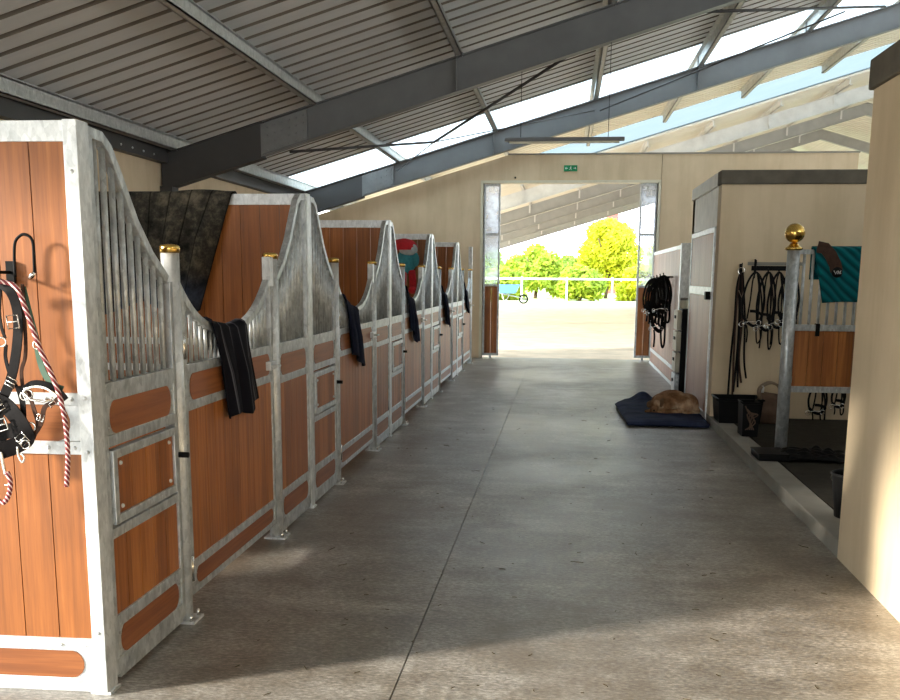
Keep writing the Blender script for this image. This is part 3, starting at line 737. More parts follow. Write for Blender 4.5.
def buckle(x, z, w, h, par, dy=-.02, rot=0, r=.0032):
    c, s_ = math.cos(rot), math.sin(rot)
    pts = [(a * w / 2, b * h / 2) for a, b in ((-1, -1), (1, -1), (1, 1), (-1, 1))]
    pts = [(x + a * c - b * s_, TY + dy, z + a * s_ + b * c) for a, b in pts]
    g = MB(); g.tube(pts, r, 6, closed=True); g.tube([(x - w / 2 * c, TY + dy - .003, z - w / 2 * s_), (x + w / 2 * c, TY + dy - .003, z + w / 2 * s_)], r * .8, 6); return g.build('buckle', M['steel'], par)
buckle(-1.922, 1.429, .042, .046, hc, rot=.1)
buckle(-1.999, 1.128, .040, .036, hc, rot=.5); buckle(-1.987, 1.062, .042, .042, hc, -.03, .3); buckle(-1.911, 1.012, .038, .040, hc, -.03, .7); buckle(-1.945, 1.215, .036, .030, hc, rot=-.5)
def ring(x, z, r, par, name='ring', dy=-.01, rr=.0032, mat='steel'):
    return MB().tube([(x + r * math.cos(a * PI / 7), TY + dy, z + r * math.sin(a * PI / 7)) for a in range(14)], rr, 6, closed=True).build(name, M[mat], par)
ring(-1.975, 1.357, .016, hc); ring(-1.890, 1.172, .018, hc); ring(-1.912, .990, .016, hc)
# bitless bridle with silver edged browband
bb = thing('bridle', 'brown and black bridle with silver edged browband beside the head collar', 'bridle', (0, 0, 0))
strap([(-1.925, 1.175), (-1.895, 1.20), (-1.864, 1.213), (-1.818, 1.208), (-1.774, 1.182), (-1.752, 1.155)], .020, 'browband', 'leather', bb, -.004)
strap([(-1.905, 1.190), (-1.864, 1.200), (-1.818, 1.194), (-1.778, 1.168)], .007, 'silver_trim', 'steel', bb, -.009)
strap([(-1.775, 1.165), (-1.80, 1.145), (-1.835, 1.125), (-1.849, 1.073), (-1.880, 1.03), (-1.924, .997)], .016, 'cheek_strap', 'leather_brown', bb, .0)
strap([(-1.925, 1.17), (-1.93, 1.25), (-1.905, 1.33), (-1.90, 1.56)], .012, 'crown_strap', 'leather_brown', bb, .022)
strap([(-1.90, 1.19), (-1.885, 1.12), (-1.87, 1.06), (-1.895, 1.0)], .014, 'throat_strap', 'leather_brown', bb, .008)
buckle(-1.80, 1.145, .026, .026, bb, -.015, .6, .0026); buckle(-1.845, 1.09, .024, .024, bb, -.015, 1.3, .0026); ring(-1.905, 1.165, .014, bb); ring(-1.885, 1.055, .015, bb)
MB().tube([(-1.90, TY - .015, 1.175), (-1.87, TY - .025, 1.155), (-1.83, TY - .02, 1.15), (-1.80, TY - .015, 1.155)], .005, 8).build('bit', M['steel'], bb)
g_ = thing('nylon_head_collar', 'green webbing head collar hanging behind the red flecked lead rope', 'head collar', (0, 0, 0))
strap([(-1.855, 1.334), (-1.85, 1.284), (-1.83, 1.237), (-1.80, 1.205), (-1.77, 1.19)], .022, 'webbing', 'green_strap', g_, .012)
strap([(-1.90, 1.55), (-1.885, 1.46), (-1.86, 1.36)], .016, 'webbing', 'green_strap', g_, .025)
ring(-1.857, 1.346, .014, g_, dy=.012)
lr = thing('lead_rope', 'red flecked braided lead rope slung over the hook and hanging down', 'rope', (0, 0, 0))
MB().tube(XZ([(-1.985, 1.568), (-1.941, 1.566), (-1.897, 1.545), (-1.868, 1.469), (-1.831, 1.345), (-1.792, 1.249), (-1.763, 1.166), (-1.749, 1.076), (-1.748, .965), (-1.76, .842)], -.02, .002), .0085, 10).build('rope_tail', M['braid'], lr)
MB().tube(XZ([(-2.04, 1.15), (-2.05, 1.02), (-2.035, .95), (-2.042, .882), (-2.042, .825), (-2.025, .788), (-1.998, .777), (-1.976, .809), (-1.969, .854), (-1.978, .891)], -.03, .002), .0085, 10).build('rope_loop', M['braid'], lr)
g = MB(); g.tube(XZ([(-1.996, .965), (-1.992, .921), (-1.984, .880)], -.03), .006, 8); g.tube(XZ([(-1.984, .88), (-1.972, .865), (-1.974, .845), (-1.99, .842)], -.03), .004, 8); g.build('snap_hook', M['steel'], lr)
MB().tube(XZ([(-1.932, .985), (-1.931, .953), (-1.917, .927), (-1.908, .945), (-1.918, .96)], -.03), .0035, 8).build('snap_hook', M['steel'], lr)

# ------------------------------------------------------------------ grooming bay on the right
t = thing('ball_top_post', 'round galvanised post with a brass ball on top, standing in the bay', 'post', (1.925, 8.5, .095))
MB().tube([(0, 0, 0), (0, 0, 1.74)], .052, 24).build('post', M['galv'], t)
g = MB(); g.lathe((0, 0, 1.74), [(.056, 0), (.072, .008), (.074, .022), (.055, .03), (.040, .048), (.03, .062)], 24); g.ball((0, 0, 1.885), .083, 28, 18); g.build('brass_ball', M['gold'], t)
# hinged divider
t = thing('bay_divider', 'low swing divider of wooden boards below vertical bars beside the post', 'divider', (0, 0, 0))
y = 8.72; x0, x1 = 1.985, 3.7
g = MB()
for z0, z1 in ((.60, .655), (1.145, 1.20), (1.81, 1.85)): g.box(x0, x1, y - .022, y + .022, z0, z1)
for p in (x0, x1 - .04): g.box(p, p + .04, y - .022, y + .022, .655, 1.81)
g.box(1.955, 1.99, 8.53, y + .02, .70, .76); g.box(1.955, 1.99, 8.53, y + .02, 1.62, 1.68)
g.build('divider_frame', M['galv'], t, bevel=.003)
boards(MB(), y, x0 + .04, x1 - .04, .655, 1.145, .13, 'x').build('wood_panel', M['board_x'], t)
n = 22
for i in range(n):
    x = x0 + .04 + (x1 - x0 - .08) * (i + .6) / n; MB().tube([(x, y, 1.20), (x, y, 1.81)], .013, 8).build('bar', M['galv_light'], t)
MB().box(2.20, 2.235, y - .03, y + .03, 1.10, 1.21).build('divider_clip', M['black'], t, bevel=.004)
# teal quilted pad over the divider
def pad():
    nu, nv = 60, 40
    def fn(u, v):
        x = 2.13 + .85 * u; s = -.30 + .80 * v; R_ = .034; top = 1.858
        if s < -R_: yy_ = y + R_ + .003; z = top + s + R_
        elif s < R_: a = s / R_ * PI / 2; yy_ = y - math.sin(a) * R_; z = top + math.cos(a) * .015
        else: yy_ = y - R_ - .006 - min(1, s / .3) * (.012 + .008 * math.sin(u * 19)); z = top - (s - R_) + .01 * math.sin(u * 5); x += .10 * (1 - u) * s / .5
        return (x, yy_, z)
    g = MB(); g.grid(fn, nu, nv); o = g.build('saddle_pad', M['teal'], uvgrid=(nu, nv)); solid(o, .016)
    return tag(o, 'teal quilted saddle pad draped over the bars of the bay divider', 'saddle pad')
p = pad()
MB().strap([(2.16, y - .045, 1.872), (2.22, y - .064, 1.86), (2.27, y - .074, 1.80), (2.31, y - .080, 1.72), (2.325, y - .082, 1.66)], .10, .010, up=FR).build('binding_strap', M['leather_brown'], p)
g = MB(); g.lathe((0, 0, 0), [(.001, 0), (.045, 0), (.045, .006), (.001, .008)], 20)
pt = g.build('round_patch', M['black'], p); pt.location = (2.325, y - .094, 1.655); pt.rotation_euler = (PI / 2, 0, 0)
g = MB()
g.tube([(-.028, .014, .010), (-.012, -.014, .010), (.0, .012, .010)], .0035, 6); g.tube([(.004, -.014, .010), (.010, .014, .010), (.018, -.014, .010)], .0035, 6); g.tube([(.030, .014, .010), (.022, .002, .010), (.031, -.012, .010)], .0035, 6)
g.build('patch_stitching', M['white'], pt)
# wall hook with a long bundle of lead ropes
t = thing('rope_bundle', 'long bundle of dark lead ropes hanging on the bay wall, left of the rack', 'ropes', (0, 0, 0))
YB = 10.56
for i in range(6):
    r = random.Random(i); dx = (i - 2.5) * .014
    pts = [(1.86 + dx * .3, YB - .03 - .006 * i, 1.66), (1.858 + dx, YB - .03, 1.50), (1.868 + dx * 1.6 + r.uniform(-.01, .01), YB - .035, 1.15), (1.86 + dx * 2 + r.uniform(-.02, .02), YB - .035, .75), (1.88 + dx * 2.4 + r.uniform(-.02, .02), YB - .03, .28 + .05 * i)]
    MB().tube(smooth_pts(pts, 6), .011, 8).build('rope', M['leather_brown'] if i % 3 == 1 else M['leather'], t)
MB().tube([(1.86 + .035 * math.cos(a * PI / 8), YB - .035, 1.675 + .035 * math.sin(a * PI / 8)) for a in range(16)], .006, 8, closed=True).build('ring', M['steel'], t)
MB().tube([(1.84, YB - .06, 1.47), (1.87, YB - .065, 1.40), (1.90, YB - .06, 1.48)], .005, 8).build('pale_tie', M['rope_pale'], t)
g = MB(); g.box(1.845, 1.875, YB - .005, 10.58, 1.66, 1.75); g.tube([(1.86, YB, 1.73), (1.86, YB - .06, 1.73), (1.86, YB - .06, 1.76)], .006, 8); g.tube([(1.86, YB, 1.69), (1.86, YB - .05, 1.69)], .006, 8); g.build('wall_hook', M['black'], t)
# rack
t = thing('bridle_rack', 'dark steel rack with hooks on the bay wall behind the post', 'rack', (0, 0, 0))
g = MB(); g.box(1.97, 2.46, 10.555, 10.578, 1.68, 1.73); g.build('rack_bar', M['black'], t)
MB().box(1.93, 2.50, 10.572, 10.58, 1.735, 1.77).build('rack_board', M['concrete_pale'], t)
hx = (2.00, 2.13, 2.24, 2.36)
for i, x in enumerate(hx): MB().tube([(x, 10.555, 1.66), (x, 10.50, 1.655), (x, 10.49, 1.70 if i else 1.79)], .008, 8).build('hook', M['black'], t)
MB().tube([(2.00, 10.55, 1.60), (2.00, 10.545, 1.80)], .009, 8).build('rack_end', M['black'], t)
def bridle(x, y, z, h, w, label, group=None, ax=(1, 0), seed=0, mat='leather', k=1.25):
    # hangs in the plane spanned by ax (unit vector) and z; origin at the hook
    r = random.Random(seed)
    t = thing('hanging_bridle', label, 'bridle', (x, y, z), math.atan2(ax[1], ax[0]), group)
    def W(pts, kk=5): return smooth_pts([(a * w, -.012 - .010 * abs(math.sin(i * 2.1 + seed)), b * h) for i, (a, b) in enumerate(pts)], kk)
    MB().strap(W([(-.42, -.62), (-.46, -.40), (-.30, -.14), (0, .0), (.28, -.14), (.40, -.40), (.34, -.62)]), .017 * k, .005, up=FR).build('headpiece', M[mat], t)
    MB().strap(W([(-.24, -.66), (-.16, -.40), (-.10, -.1), (0.02, -.004), (.12, -.1), (.18, -.4), (.20, -.68)]), .012 * k, .005, up=FR).build('cheek_straps', M[mat], t)
    MB().strap(W([(-.42, -.62), (-.2, -.72), (.1, -.76), (.34, -.62), (.12, -.56), (-.15, -.55)]), .024 * k, .006, up=FR).build('noseband', M[mat], t)
    MB().tube(W([(0.06, -.01), (.20, -.35), (.14, -.75), (.20, -.95 - .05 * r.random()), (.30, -.98), (.36, -.85), (.30, -.4), (.10, -.02)]), .0065 * k, 6).build('rein', M[mat], t)
    MB().tube(W([(-.45, -.74), (-.15, -.70), (.2, -.72)]), .006, 6).build('bit', M['steel'], t)
    for a, b in ((-.46, -.74), (.22, -.72)):
        MB().tube([(a * w + .026 * math.cos(i * PI / 6), -.03, b * h + .026 * math.sin(i * PI / 6)) for i in range(12)], .004, 6, closed=True).build('bit_ring', M['steel'], t)
    MB().tube(W([(-.25, -.75), (-.2, -.86), (-.22, -1.0)]), .006 * k, 6).build('hanging_end', M[mat], t)
    return t
bridle(2.00, 10.49, 1.662, .74, .26, 'black bridle on the first hook of the bay rack, left of the post')
bridle(2.13, 10.485, 1.662, .80, .22, 'black bridle on the second hook of the bay rack, beside the post', seed=2)
bridle(2.24, 10.485, 1.662, .76, .22, 'dark bridle on the third hook of the bay rack, behind the post', seed=3)
bridle(2.36, 10.485, 1.662, .70, .24, 'dark bridle on the last hook of the bay rack, seen between the divider bars', seed=4)
# low hanging tack below the divider
bridle(2.74, 10.53, .50, .44, .22, 'dark tack hanging low on the bay wall below the divider boards', seed=5)
bridle(2.95, 10.53, .50, .34, .16, 'small dark strap bunch hanging low on the bay wall, nearest the near wall edge', seed=6)
# tub
t = thing('rubber_tub', 'wide black plastic tub on the bay floor against the wall', 'tub', (1.85, 10.27, .098))
g = MB()
def shell(g, w, d, h, th, taper=.9):
    a, b = w / 2, d / 2; q = taper
    o_ = [(-a * q, -b * q, 0), (a * q, -b * q, 0), (a * q, b * q, 0), (-a * q, b * q, 0), (-a, -b, h), (a, -b, h), (a, b, h), (-a, b, h)]
    ai, bi = a - th, b - th
    i_ = [(-ai * q, -bi * q, th), (ai * q, -bi * q, th), (ai * q, bi * q, th), (-ai * q, bi * q, th), (-ai, -bi, h), (ai, -bi, h), (ai, bi, h), (-ai, bi, h)]
    g.add(o_ + i_, [(0, 3, 2, 1), (0, 1, 5, 4), (1, 2, 6, 5), (2, 3, 7, 6), (3, 0, 4, 7), (8, 9, 10, 11), (8, 12, 13, 9), (9, 13, 14, 10), (10, 14, 15, 11), (11, 15, 12, 8), (4, 5, 13, 12), (5, 6, 14, 13), (6, 7, 15, 14), (7, 4, 12, 15)])
    return g
shell(g, .46, .42, .26, .012).build('tub_body', M['black'], t, bevel=.006)
MB().tube([(-.235, -.215, .25), (.235, -.215, .25), (.235, .215, .25), (-.235, .215, .25)], .010, 8, closed=True).build('rim', M['black'], t)
t = thing('plastic_crate', 'small black crate standing in front of the tub, straps inside', 'crate', (1.80, 9.36, .098))
g = shell(MB(), .16, .26, .33, .01, .92); g.build('crate_body', M['black'], t, bevel=.004)
MB().tube([(-.08, -.13, .325), (.08, -.13, .325), (.08, .13, .325), (-.08, .13, .325)], .009, 8, closed=True).build('rim', M['black'], t)
g = MB()
for i in range(5): g.tube(smooth_pts([(-.06 + .02 * i, -.131 + .002 * i, .30 - .03 * i), (-.02 + .02 * i, -.140, .22), (.04 - .02 * i, -.138, .14 + .02 * i), (-.05 + .02 * i, -.136, .07)], 4), .006, 6)
g.build('straps', M['canvas'], t)['kind'] = 'stuff'
# bag
t = thing('carrying_bag', 'tan canvas bag with rope handles slumped against the bay wall, left of the post', 'bag', (2.17, 10.22, .098))
g = MB(); g.add(*(lambda P, F_: (P, F_))([(-.14, -.10, 0), (.13, -.12, 0), (.15, .12, 0), (-.13, .12, 0), (-.10, -.05, .30), (.10, -.04, .27), (.09, .05, .31), (-.09, .06, .33), (-.16, -.12, .12), (.16, -.13, .13), (.17, .13, .14), (-.15, .13, .13)], [(0, 3, 2, 1), (0, 1, 9, 8), (1, 2, 10, 9), (2, 3, 11, 10), (3, 0, 8, 11), (8, 9, 5, 4), (9, 10, 6, 5), (10, 11, 7, 6), (11, 8, 4, 7), (4, 5, 6, 7)]))
o = g.build('bag_body', M['canvas'], t, bevel=.02)
for (a, b) in ((-.06, -.11), (.04, .10)):
    MB().tube(smooth_pts([(-.10, a - .03, .22), (-.12, a - .05, .36), (-.02, a - .05, .43), (.09, a - .04, .37), (.10, a - .03, .20), (.12, a - .04, .02)], 6), .012, 8).build('handle', M['rope_pale'], t)
MB().tube([(-.10, -.11, .33), (-.095, -.11, .40)], .014, 10).build('white_tag', M['white'], t)
# cloth on the floor at the post
def crumple(name, cx, cy, rx, ry, h, z0, mat, seed, label, cat, th=.01, ang=0):
    nu, nv = 40, 28
    def fn(u, v):
        a = (u - .5) * 2; b = (v - .5) * 2
        e = 1 + .12 * noise.noise(Vector((a * 2 + seed, b * 2, 0)))
        x = a * rx * e; y_ = b * ry * e * (1 - .35 * abs(a) ** 2 * (1 if a > 0 else .15))
        f = max(0, 1 - (a * a * .8 + b * b * .8))
        z = z0 + .008 + h * (f ** .6) * (.55 + .9 * abs(noise.noise(Vector((a * 3.3 + seed, b * 3.1, 2)))))
        return (cx + x * math.cos(ang) - y_ * math.sin(ang), cy + x * math.sin(ang) + y_ * math.cos(ang), z)
    g = MB(); g.grid(fn, nu, nv); o = g.build(name, M[mat], uvgrid=(nu, nv)); solid(o, th); return tag(o, label, cat)
crumple('floor_cloth', 2.10, 8.17, .34, .19, .085, .10, 'black', 3, 'crumpled black rug lying on the bay floor at the foot of the post', 'cloth', ang=-.1)
t = thing('small_black_box', 'flat black box on the kerb at the left end of the crumpled rug', 'box', (1.76, 8.16, .10))
MB().box(-.12, .12, -.17, .17, 0, .05).build('box_body', M['black'], t, bevel=.006)
MB().box(-.125, .125, -.175, .175, .05, .06).build('lid', M['black'], t, bevel=.003)
# bucket by the near wall
t = thing('bucket', 'black bucket half hidden behind the near wall end', 'bucket', (1.86, 6.15, .095))
g = MB(); g.lathe((0, 0, 0), [(.105, 0), (.135, .27), (.142, .275), (.142, .29), (.130, .29), (.128, .27), (.10, .012)], 28); g.build('bucket_body', M['black'], t)
MB().tube([(.138 * math.cos(a * PI / 10), .138 * math.sin(a * PI / 10), .28 - .10 * math.sin(a * PI / 10)) for a in range(11)], .004, 6).build('handle', M['steel'], t)
# ------------------------------------------------------------------ dog on its mat
def mat_():
    nu, nv = 50, 60
    def fn(u, v):
        x = .72 + .86 * u - .06 * v * (1 - u); yy_ = 10.30 + 2.0 * v
        if v > .8: x += .25 * (v - .8) / .2 * (1 - u) * .6
        z = .042 + .010 * noise.noise(Vector((x * 3, yy_ * 5, 0))) + .012 * noise.noise(Vector((x * 9, yy_ * 14, 1)))
        z += .10 * math.exp(-((x - 1.02) / .10) ** 2 - ((yy_ - 12.25) / .28) ** 2)
        e = min(u, 1 - u, v, 1 - v)
        return (x, yy_, z * min(1, .35 + e * 14))
    g = MB(); g.grid(fn, nu, nv)
    o = g.build('dog_blanket', M['navy'], uvgrid=(nu, nv))
    md = o.modifiers.new('thick', 'SOLIDIFY'); md.thickness = .03; md.offset = -1
    return tag(o, 'navy quilted blanket spread on the floor under the sleeping dog', 'blanket')
mat_()
t = thing('dog', 'tan dog curled up asleep on the navy blanket beside the tack room door', 'dog', (1.27, 11.15, .055))
g = MB()
g.ball((.01, .06, .12), (.20, .20, .135), 24, 14); g.ball((.17, .0, .105), (.135, .165, .12), 24, 14); g.ball((.22, -.02, .09), (.085, .12, .09), 20, 12)
g.ball((-.10, .02, .105), (.14, .16, .115), 20, 12); g.ball((-.15, -.06, .085), (.10, .10, .085), 20, 12)
g.ball((-.19, -.11, .09), (.075, .085, .072), 20, 12); g.ball((-.215, -.185, .055), (.042, .072, .040), 16, 10); g.ball((-.22, -.235, .048), (.030, .030, .026), 12, 8)
g.ball((-.195, -.13, .125), (.055, .06, .035), 16, 10)
g.tube(smooth_pts([(.14, -.14, .05), (.03, -.20, .032), (-.07, -.215, .028), (-.14, -.215, .028)], 4), .034, 12); g.ball((-.15, -.22, .028), (.045, .034, .026), 14, 8)
g.ball((.14, -.10, .10), (.105, .085, .095), 20, 12)
g.tube(smooth_pts([(-.06, -.12, .05), (-.16, -.13, .03), (-.27, -.16, .026)], 4), .030, 12); g.ball((-.285, -.17, .026), (.040, .030, .024), 14, 8)
g.tube(smooth_pts([(.29, .02, .05), (.29, -.12, .03), (.22, -.19, .026), (.10, -.245, .024)], 5), .024, 10, scale=None)
o = g.build('dog_body', M['fur'], t)
md = o.modifiers.new('fuse', 'REMESH'); md.mode = 'VOXEL'; md.voxel_size = .009; md.use_smooth_shade = True
md = o.modifiers.new('soften', 'SMOOTH'); md.iterations = 5; md.factor = .5
def ear(pts, nm='ear'):
    g = MB(); g.sweep(pts, [(-.030, -.004), (.030, -.004), (.034, .0), (.030, .004), (-.030, .004), (-.034, 0)], up=(-.5, -.4, .8), scale=[1, 1.1, .9, .35]); o = g.build(nm, M['fur_dark'], t); return o
M['fur_dark'] = flat('brown_dog_ear', (.16, .085, .04), .9, 0, .2, 30, .4)
ear([(-.145, -.10, .155), (-.135, -.145, .150), (-.135, -.185, .115), (-.14, -.205, .085)])
ear([(-.235, -.08, .140), (-.262, -.115, .125), (-.272, -.145, .095), (-.272, -.165, .07)])
MB().ball((-.223, -.262, .052), (.014, .010, .010), 12, 8).build('nose', M['black'], t)
for x in (-.178, -.246): MB().tube([(x - .010, -.178, .082), (x, -.184, .080), (x + .010, -.178, .082)], .0035, 6).build('closed_eye', M['black'], t)

# ------------------------------------------------------------------ drawer tower and jar behind the tack room
t = thing('drawer_tower', 'tall black drawer tower with cream drawer fronts behind the tack room door', 'drawers', (1.555, 12.92, 0))
MB().box(.0, .34, 0, .42, .04, 1.19).build('tower_body', M['black'], t, bevel=.006)
for i in range(4):
    dz = .06 + i * .283
    f = MB().box(-.062, -.001, .015, .405, dz, dz + .262).build('drawer', M['cream_plastic'] if i else M['galv'], t, bevel=.01)
    MB().box(-.075, -.062, .15, .27, dz + .15, dz + .19).build('handle', M['black'], f, bevel=.003)
for x in (.02, .29):
    for y_ in (.02, .37): MB().box(x, x + .03, y_, y_ + .03, 0, .04).build('foot', M['black'], t)
t = thing('jar', 'small cream jar with a lid on top of the drawer tower', 'jar', (1.585, 13.05, 1.19))
MB().lathe((0, 0, 0), [(.055, 0), (.058, .02), (.058, .10), (.045, .115)], 20).build('jar_body', M['cream_plastic'], t)
MB().lathe((0, 0, .112), [(.050, 0), (.050, .03), (.046, .034)], 20).build('lid', M['concrete_pale'], t)
# ------------------------------------------------------------------ stall on the far right
t = thing('stall_side_panel', 'pinkish wooden stall side with galvanised frame, right of the aisle near the doorway', 'stall panel', (0, 0, 0))
ya, yb = 13.90, 18.22; xf = 1.645
g = MB()
for z0, z1 in ((.0, .05), (.24, .30), (2.00, 2.06)): g.box(xf - .025, xf + .025, ya + .08, yb, z0, z1)
g.box(xf - .025, xf + .025, yb - .05, yb, .05, 2.0); g.box(xf - .03, xf + .12, ya - .04, ya + .08, 0, 2.08)
g.build('panel_frame', M['galv_light'], t, bevel=.003)
boards(MB(), xf, ya + .08, yb - .05, .05, .24, .15, 'y').build('kick_panel', wood_pale, t)
boards(MB(), xf, ya + .08, yb - .05, .30, 2.00, .55, 'y').build('wood_panel', wood_pale, t)
t = thing('stall_grille', 'galvanised grille between the pinkish stall side and the tack room', 'grille', (0, 0, 0))
g = MB(); g.box(1.775, 4.6, 13.88, 13.92, 2.0, 2.05); g.box(1.775, 4.6, 13.88, 13.92, .0, .06); g.box(1.775, 4.6, 13.88, 13.92, 1.08, 1.13); g.build('grille_frame', M['galv_light'], t)
for i in range(44):
    x = 1.80 + i * .064; MB().tube([(x, 13.9, .06), (x, 13.9, 2.0)], .017, 8).build('bar', M['galv_light'], t)
wds = ('dark bridle hanging farthest along the pinkish stall side', 'dark bridle second from the doorway end of the pinkish stall side', 'dark bridle in the middle of the row on the pinkish stall side', 'dark bridle with a long looped rein on the pinkish stall side', 'dark bridle on the pinkish stall side, closest to the grille')
for i in range(5):
    b_ = bridle(1.50, 16.9 - .52 * i, 1.56 + .015 * i, (.72, .75, .78, 1.10, .70)[i], .40, wds[i], 'bridles on the pinkish stall side', ax=(.64, -.77), seed=10 + i, k=2.6)
    MB().tube([(.085, .09, -.01), (0, -.02, -.01), (-.01, -.03, .05)], .012, 6).build('hook', M['black'], b_)
# ------------------------------------------------------------------ exit sign
t = thing('exit_sign', 'small green emergency exit sign above the doorway', 'sign', (.045, YW - .012, 3.63))
MB().box(-.125, .125, -.010, .012, -.055, .055).build('sign_plate', M['darkgreen'], t)
g = MB(); yy_ = -.0115
def seg2(g, pts, r): g.tube([(a, yy_, b) for a, b in pts], r, 5)
g.ball((.004, yy_, .034), (.008, .002, .008), 10, 6); seg2(g, [(.002, .024), (-.004, .0)], .006); seg2(g, [(-.004, 0), (.012, -.014), (.010, -.034)], .0045); seg2(g, [(-.004, 0), (-.014, -.018), (-.028, -.022)], .0045); seg2(g, [(-.018, .010), (0, .018), (.016, .006)], .004)
g.build('running_figure', M['white'], t)
for s in (-1, 1):
    g = MB(); seg2(g, [(s * .052, 0), (s * .098, 0)], .005); seg2(g, [(s * .082, .018), (s * .100, 0), (s * .082, -.018)], .005); g.build('arrow', M['white'], t)
t = MB().tube([(-1.0, YW, 3.46), (-1.0, YW - .05, 3.46)], .018, 10).build('wall_sensor', M['black']); tag(t, 'tiny dark sensor stub on the end wall above the doorway corner', 'sensor')
# ------------------------------------------------------------------ outside
t = thing('rail_fence', 'white post and rail fence along the far end of the arena', 'fence', (0, 60.9, -.02))
for z in (1.42,): MB().box(-14, 20, -.03, .03, z, z + .12).build('fence_rail', M['white'], t)
for i in range(12): MB().box(-14.1 + 2.83 * i, -13.98 + 2.83 * i, -.10, -.031, 0, 1.60).build('fence_post', M['white'], t)
t = thing('wheelbarrow', 'blue wheelbarrow standing outside by the fence, left edge of the doorway', 'wheelbarrow', (-3.30, 57.6, -.015))
g = MB(); g.add([(-.55, -.3, .62), (.35, -.3, .62), (.35, .3, .62), (-.55, .3, .62), (-.75, -.42, 1.12), (.62, -.42, 1.12), (.62, .42, 1.12), (-.75, .42, 1.12)], [(0, 3, 2, 1), (0, 1, 5, 4), (1, 2, 6, 5), (2, 3, 7, 6), (3, 0, 4, 7)]); o = g.build('tray', M['blue_plastic'], t); solid(o, .02)
g = MB()
g.tube([(-1.1, -.30, .85), (-.5, -.28, .60), (.9, -.10, .30)], .022, 8); g.tube([(-1.1, .30, .85), (-.5, .28, .60), (.9, .10, .30)], .022, 8); g.build('frame', M['galv'], t)
for s in (-1, 1): MB().tube([(-.45, .26 * s, .60), (-.30, .28 * s, .0), (.0, .24 * s, .52)], .02, 8).build('leg', M['galv'], t)
g = MB(); g.tube([(.85 + .24 * math.cos(a * PI / 10), 0, .27 + .24 * math.sin(a * PI / 10)) for a in range(20)], .05, 10, closed=True); g.box(.62, 1.08, -.01, .01, .24, .30); g.build('wheel', M['black'], t)
g = MB(); g.box(3.9, 5.0, 96, 97.1, -.02, 8.3); g.box(3.86, 5.04, 95.96, 97.14, 8.3, 8.5); o = g.build('red_tower', M['redbrick']); tag(o, 'pale red tower block rising behind the tallest yellow tree', 'tower')
def tree(x, y, h, rx, z0, mat, label, seed, n=5200, ls=.19):
    r = random.Random(seed); t = thing('leafy_tree', label, 'tree', (x, y, -.02), 0, 'trees beyond the arena fence')
    g = MB(); g.tube(smooth_pts([(0, 0, 0), (.1, 0, h * .3), (-.05, .1, h * .62)], 4), .14, 8)
    for i in range(6):
        a = i * 1.05; g.tube([(0, 0, h * (.25 + .05 * i)), (rx * .5 * math.cos(a), rx * .5 * math.sin(a), h * (.5 + .06 * i))], .05, 6)
    g.build('trunk', M['bark'], t)
    g = MB(); bl = []
    for i in range(16):
        a = r.uniform(0, 2 * PI); q = r.uniform(.15, .72); zz = r.uniform(z0 + .18 * h, h * .84); lim = 1 - .55 * max(0, (zz / h - .45)) / .55
        bl.append((rx * q * lim * math.cos(a), rx * .6 * q * math.sin(a), zz, r.uniform(.34, .50) * rx * (.6 + .4 * lim)))
    bl.append((0, 0, h * .86, .32 * rx))
    for i in range(n):
        b = bl[r.randrange(len(bl))]; v = Vector((r.gauss(0, 1), r.gauss(0, 1), r.gauss(0, 1))).normalized() * (b[3] * r.uniform(.6, 1.05))
        c = Vector((b[0] + v.x, b[1] + v.y, b[2] + v.z * .8))
        if c.z < .05: c.z = r.uniform(.05, .6)
        u = Vector((r.gauss(0, 1), r.gauss(0, 1), r.gauss(0, 1))).normalized(); w = u.orthogonal().normalized(); s = ls * r.uniform(.6, 1.3)
        g.add([c - u * s, c - w * s * .5, c + u * s, c + w * s * .5], [(0, 1, 2, 3)])
    g.build('foliage', M[mat], t)
tree(-6.6, 75, 4.0, 2.5, .0, 'leaf2', 'mid green bushy tree at the left side of the doorway view', 1, 7000)
tree(-2.2, 72, 3.9, 2.5, .0, 'leaf', 'fresh green bush left of the low dip in the tree line', 2, 8000)
tree(.2, 79, 3.3, 1.9, .0, 'leaf2', 'lower green bush in the dip of the tree line', 3, 6000)
tree(3.1, 74, 6.0, 3.0, .0, 'leaf3', 'tall yellow green tree at the right of the doorway view', 4, 12000)
tree(8.2, 78, 4.9, 2.6, .0, 'leaf3', 'yellow green tree at the right edge of the doorway', 5, 7000)
tree(1.0, 66, 2.2, 1.9, .0, 'leaf', 'low bright bush just behind the fence, right half of the view', 6, 6000)
tree(-4.3, 66, 2.0, 2.2, .0, 'leaf', 'low bright bush just behind the fence, near the wheelbarrow', 7, 6000)
tree(5.2, 67, 2.3, 1.9, .0, 'leaf3', 'low yellow bush behind the fence at the right edge of the doorway', 8, 5000)
# straw and dirt on the floor
g = MB(); r = random.Random(3)
for i in range(170):
    x = r.uniform(-1.55, 1.55); yy_ = 3.0 + 9 * r.random() ** 1.6; a = r.uniform(0, PI); l = r.uniform(.004, .018) * (1 if r.random() < .85 else 2.2); b = r.uniform(-.6, .6)
    p0 = Vector((x, yy_, .003)); d = Vector((math.cos(a), math.sin(a), 0)); e = Vector((math.cos(a + b), math.sin(a + b), 0))
    g.tube([p0 - d * l, p0, p0 + e * l], .0018, 4)
o = g.build('straw_bits', M['straw'] if 'straw' in M else flat('dark_straw', (.10, .075, .035), .9)); o['kind'] = 'stuff'; tag(o, 'scattered dark straw bits and crumbs on the concrete aisle floor', 'straw')

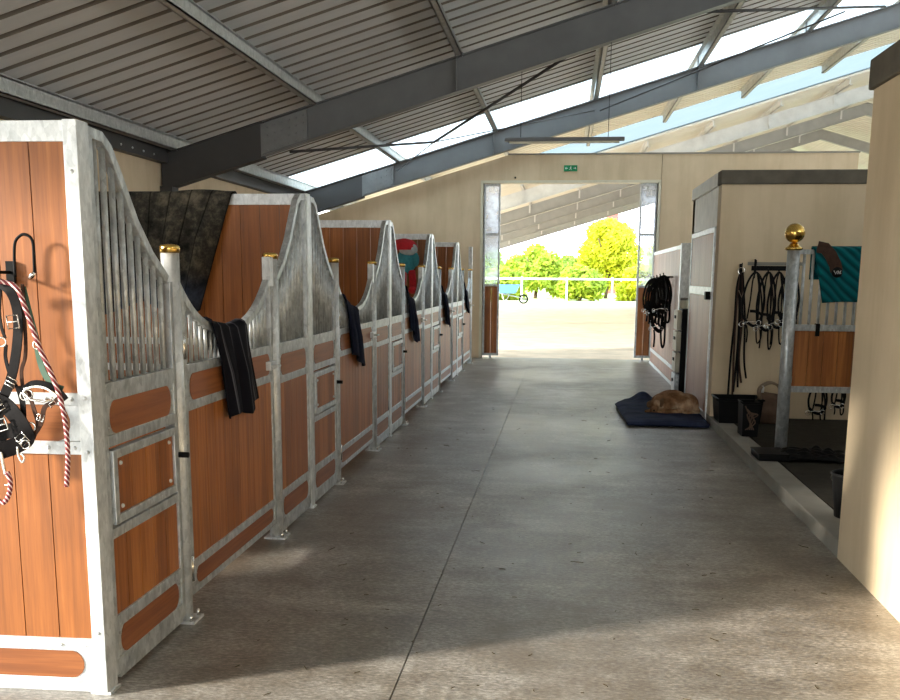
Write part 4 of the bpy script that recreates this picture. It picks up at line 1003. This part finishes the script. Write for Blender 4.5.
# ------------------------------------------------------------------ light
w = bpy.data.worlds.new('sky'); S.world = w; w.use_nodes = True
nt = w.node_tree; bg = nt.nodes['Background']
tc = N(nt, 'ShaderNodeTexCoord'); sp = N(nt, 'ShaderNodeSeparateXYZ'); L(nt, tc.outputs['Generated'], sp.inputs[0])
L(nt, ramp(nt, sp.outputs[2], [(0, (.95, .96, .97)), (.35, (.72, .88, .97)), (1, (.55, .78, .95))]), bg.inputs['Color'])
bg.inputs['Strength'].default_value = 4.7
sun = bpy.data.lights.new('sun', 'SUN'); so = bpy.data.objects.new('sun', sun); COL.objects.link(so)
sun.energy = 9; sun.angle = math.radians(5); sun.color = (1, .93, .82)
el = math.radians(17); dirv = Vector((.895 * math.cos(el), .445 * math.cos(el), -math.sin(el)))
so.rotation_euler = dirv.to_track_quat('-Z', 'Y').to_euler()

# ------------------------------------------------------------------ camera
cam = bpy.data.cameras.new('camera'); co = bpy.data.objects.new('camera', cam); COL.objects.link(co); S.camera = co
f_, yaw, pit, rol, py_ = 946.9, .1181, .1688, .0078, 437.2
cam.sensor_fit = 'HORIZONTAL'; cam.sensor_width = 36; cam.lens = 36 * f_ / 900
cam.shift_y = (py_ - 350) / 900; cam.clip_start = .05; cam.clip_end = 1000
F = Vector((-math.sin(yaw) * math.cos(pit), math.cos(yaw) * math.cos(pit), -math.sin(pit)))
Rt = Vector((math.cos(yaw), math.sin(yaw), 0)); U = Rt.cross(F)
R2 = Rt * math.cos(rol) + U * math.sin(rol); U2 = -Rt * math.sin(rol) + U * math.cos(rol)
co.matrix_world = Matrix(((R2.x, U2.x, -F.x, 0), (R2.y, U2.y, -F.y, 0), (R2.z, U2.z, -F.z, 1.6), (0, 0, 0, 1)))
S.view_settings.view_transform = 'Standard'; S.view_settings.look = 'None'; S.view_settings.gamma = 1; S.view_settings.use_curve_mapping = False
S.view_settings.exposure = 0.42
S.cycles.use_denoising = True; S.cycles.max_bounces = 10; S.cycles.diffuse_bounces = 6; S.cycles.transparent_max_bounces = 16
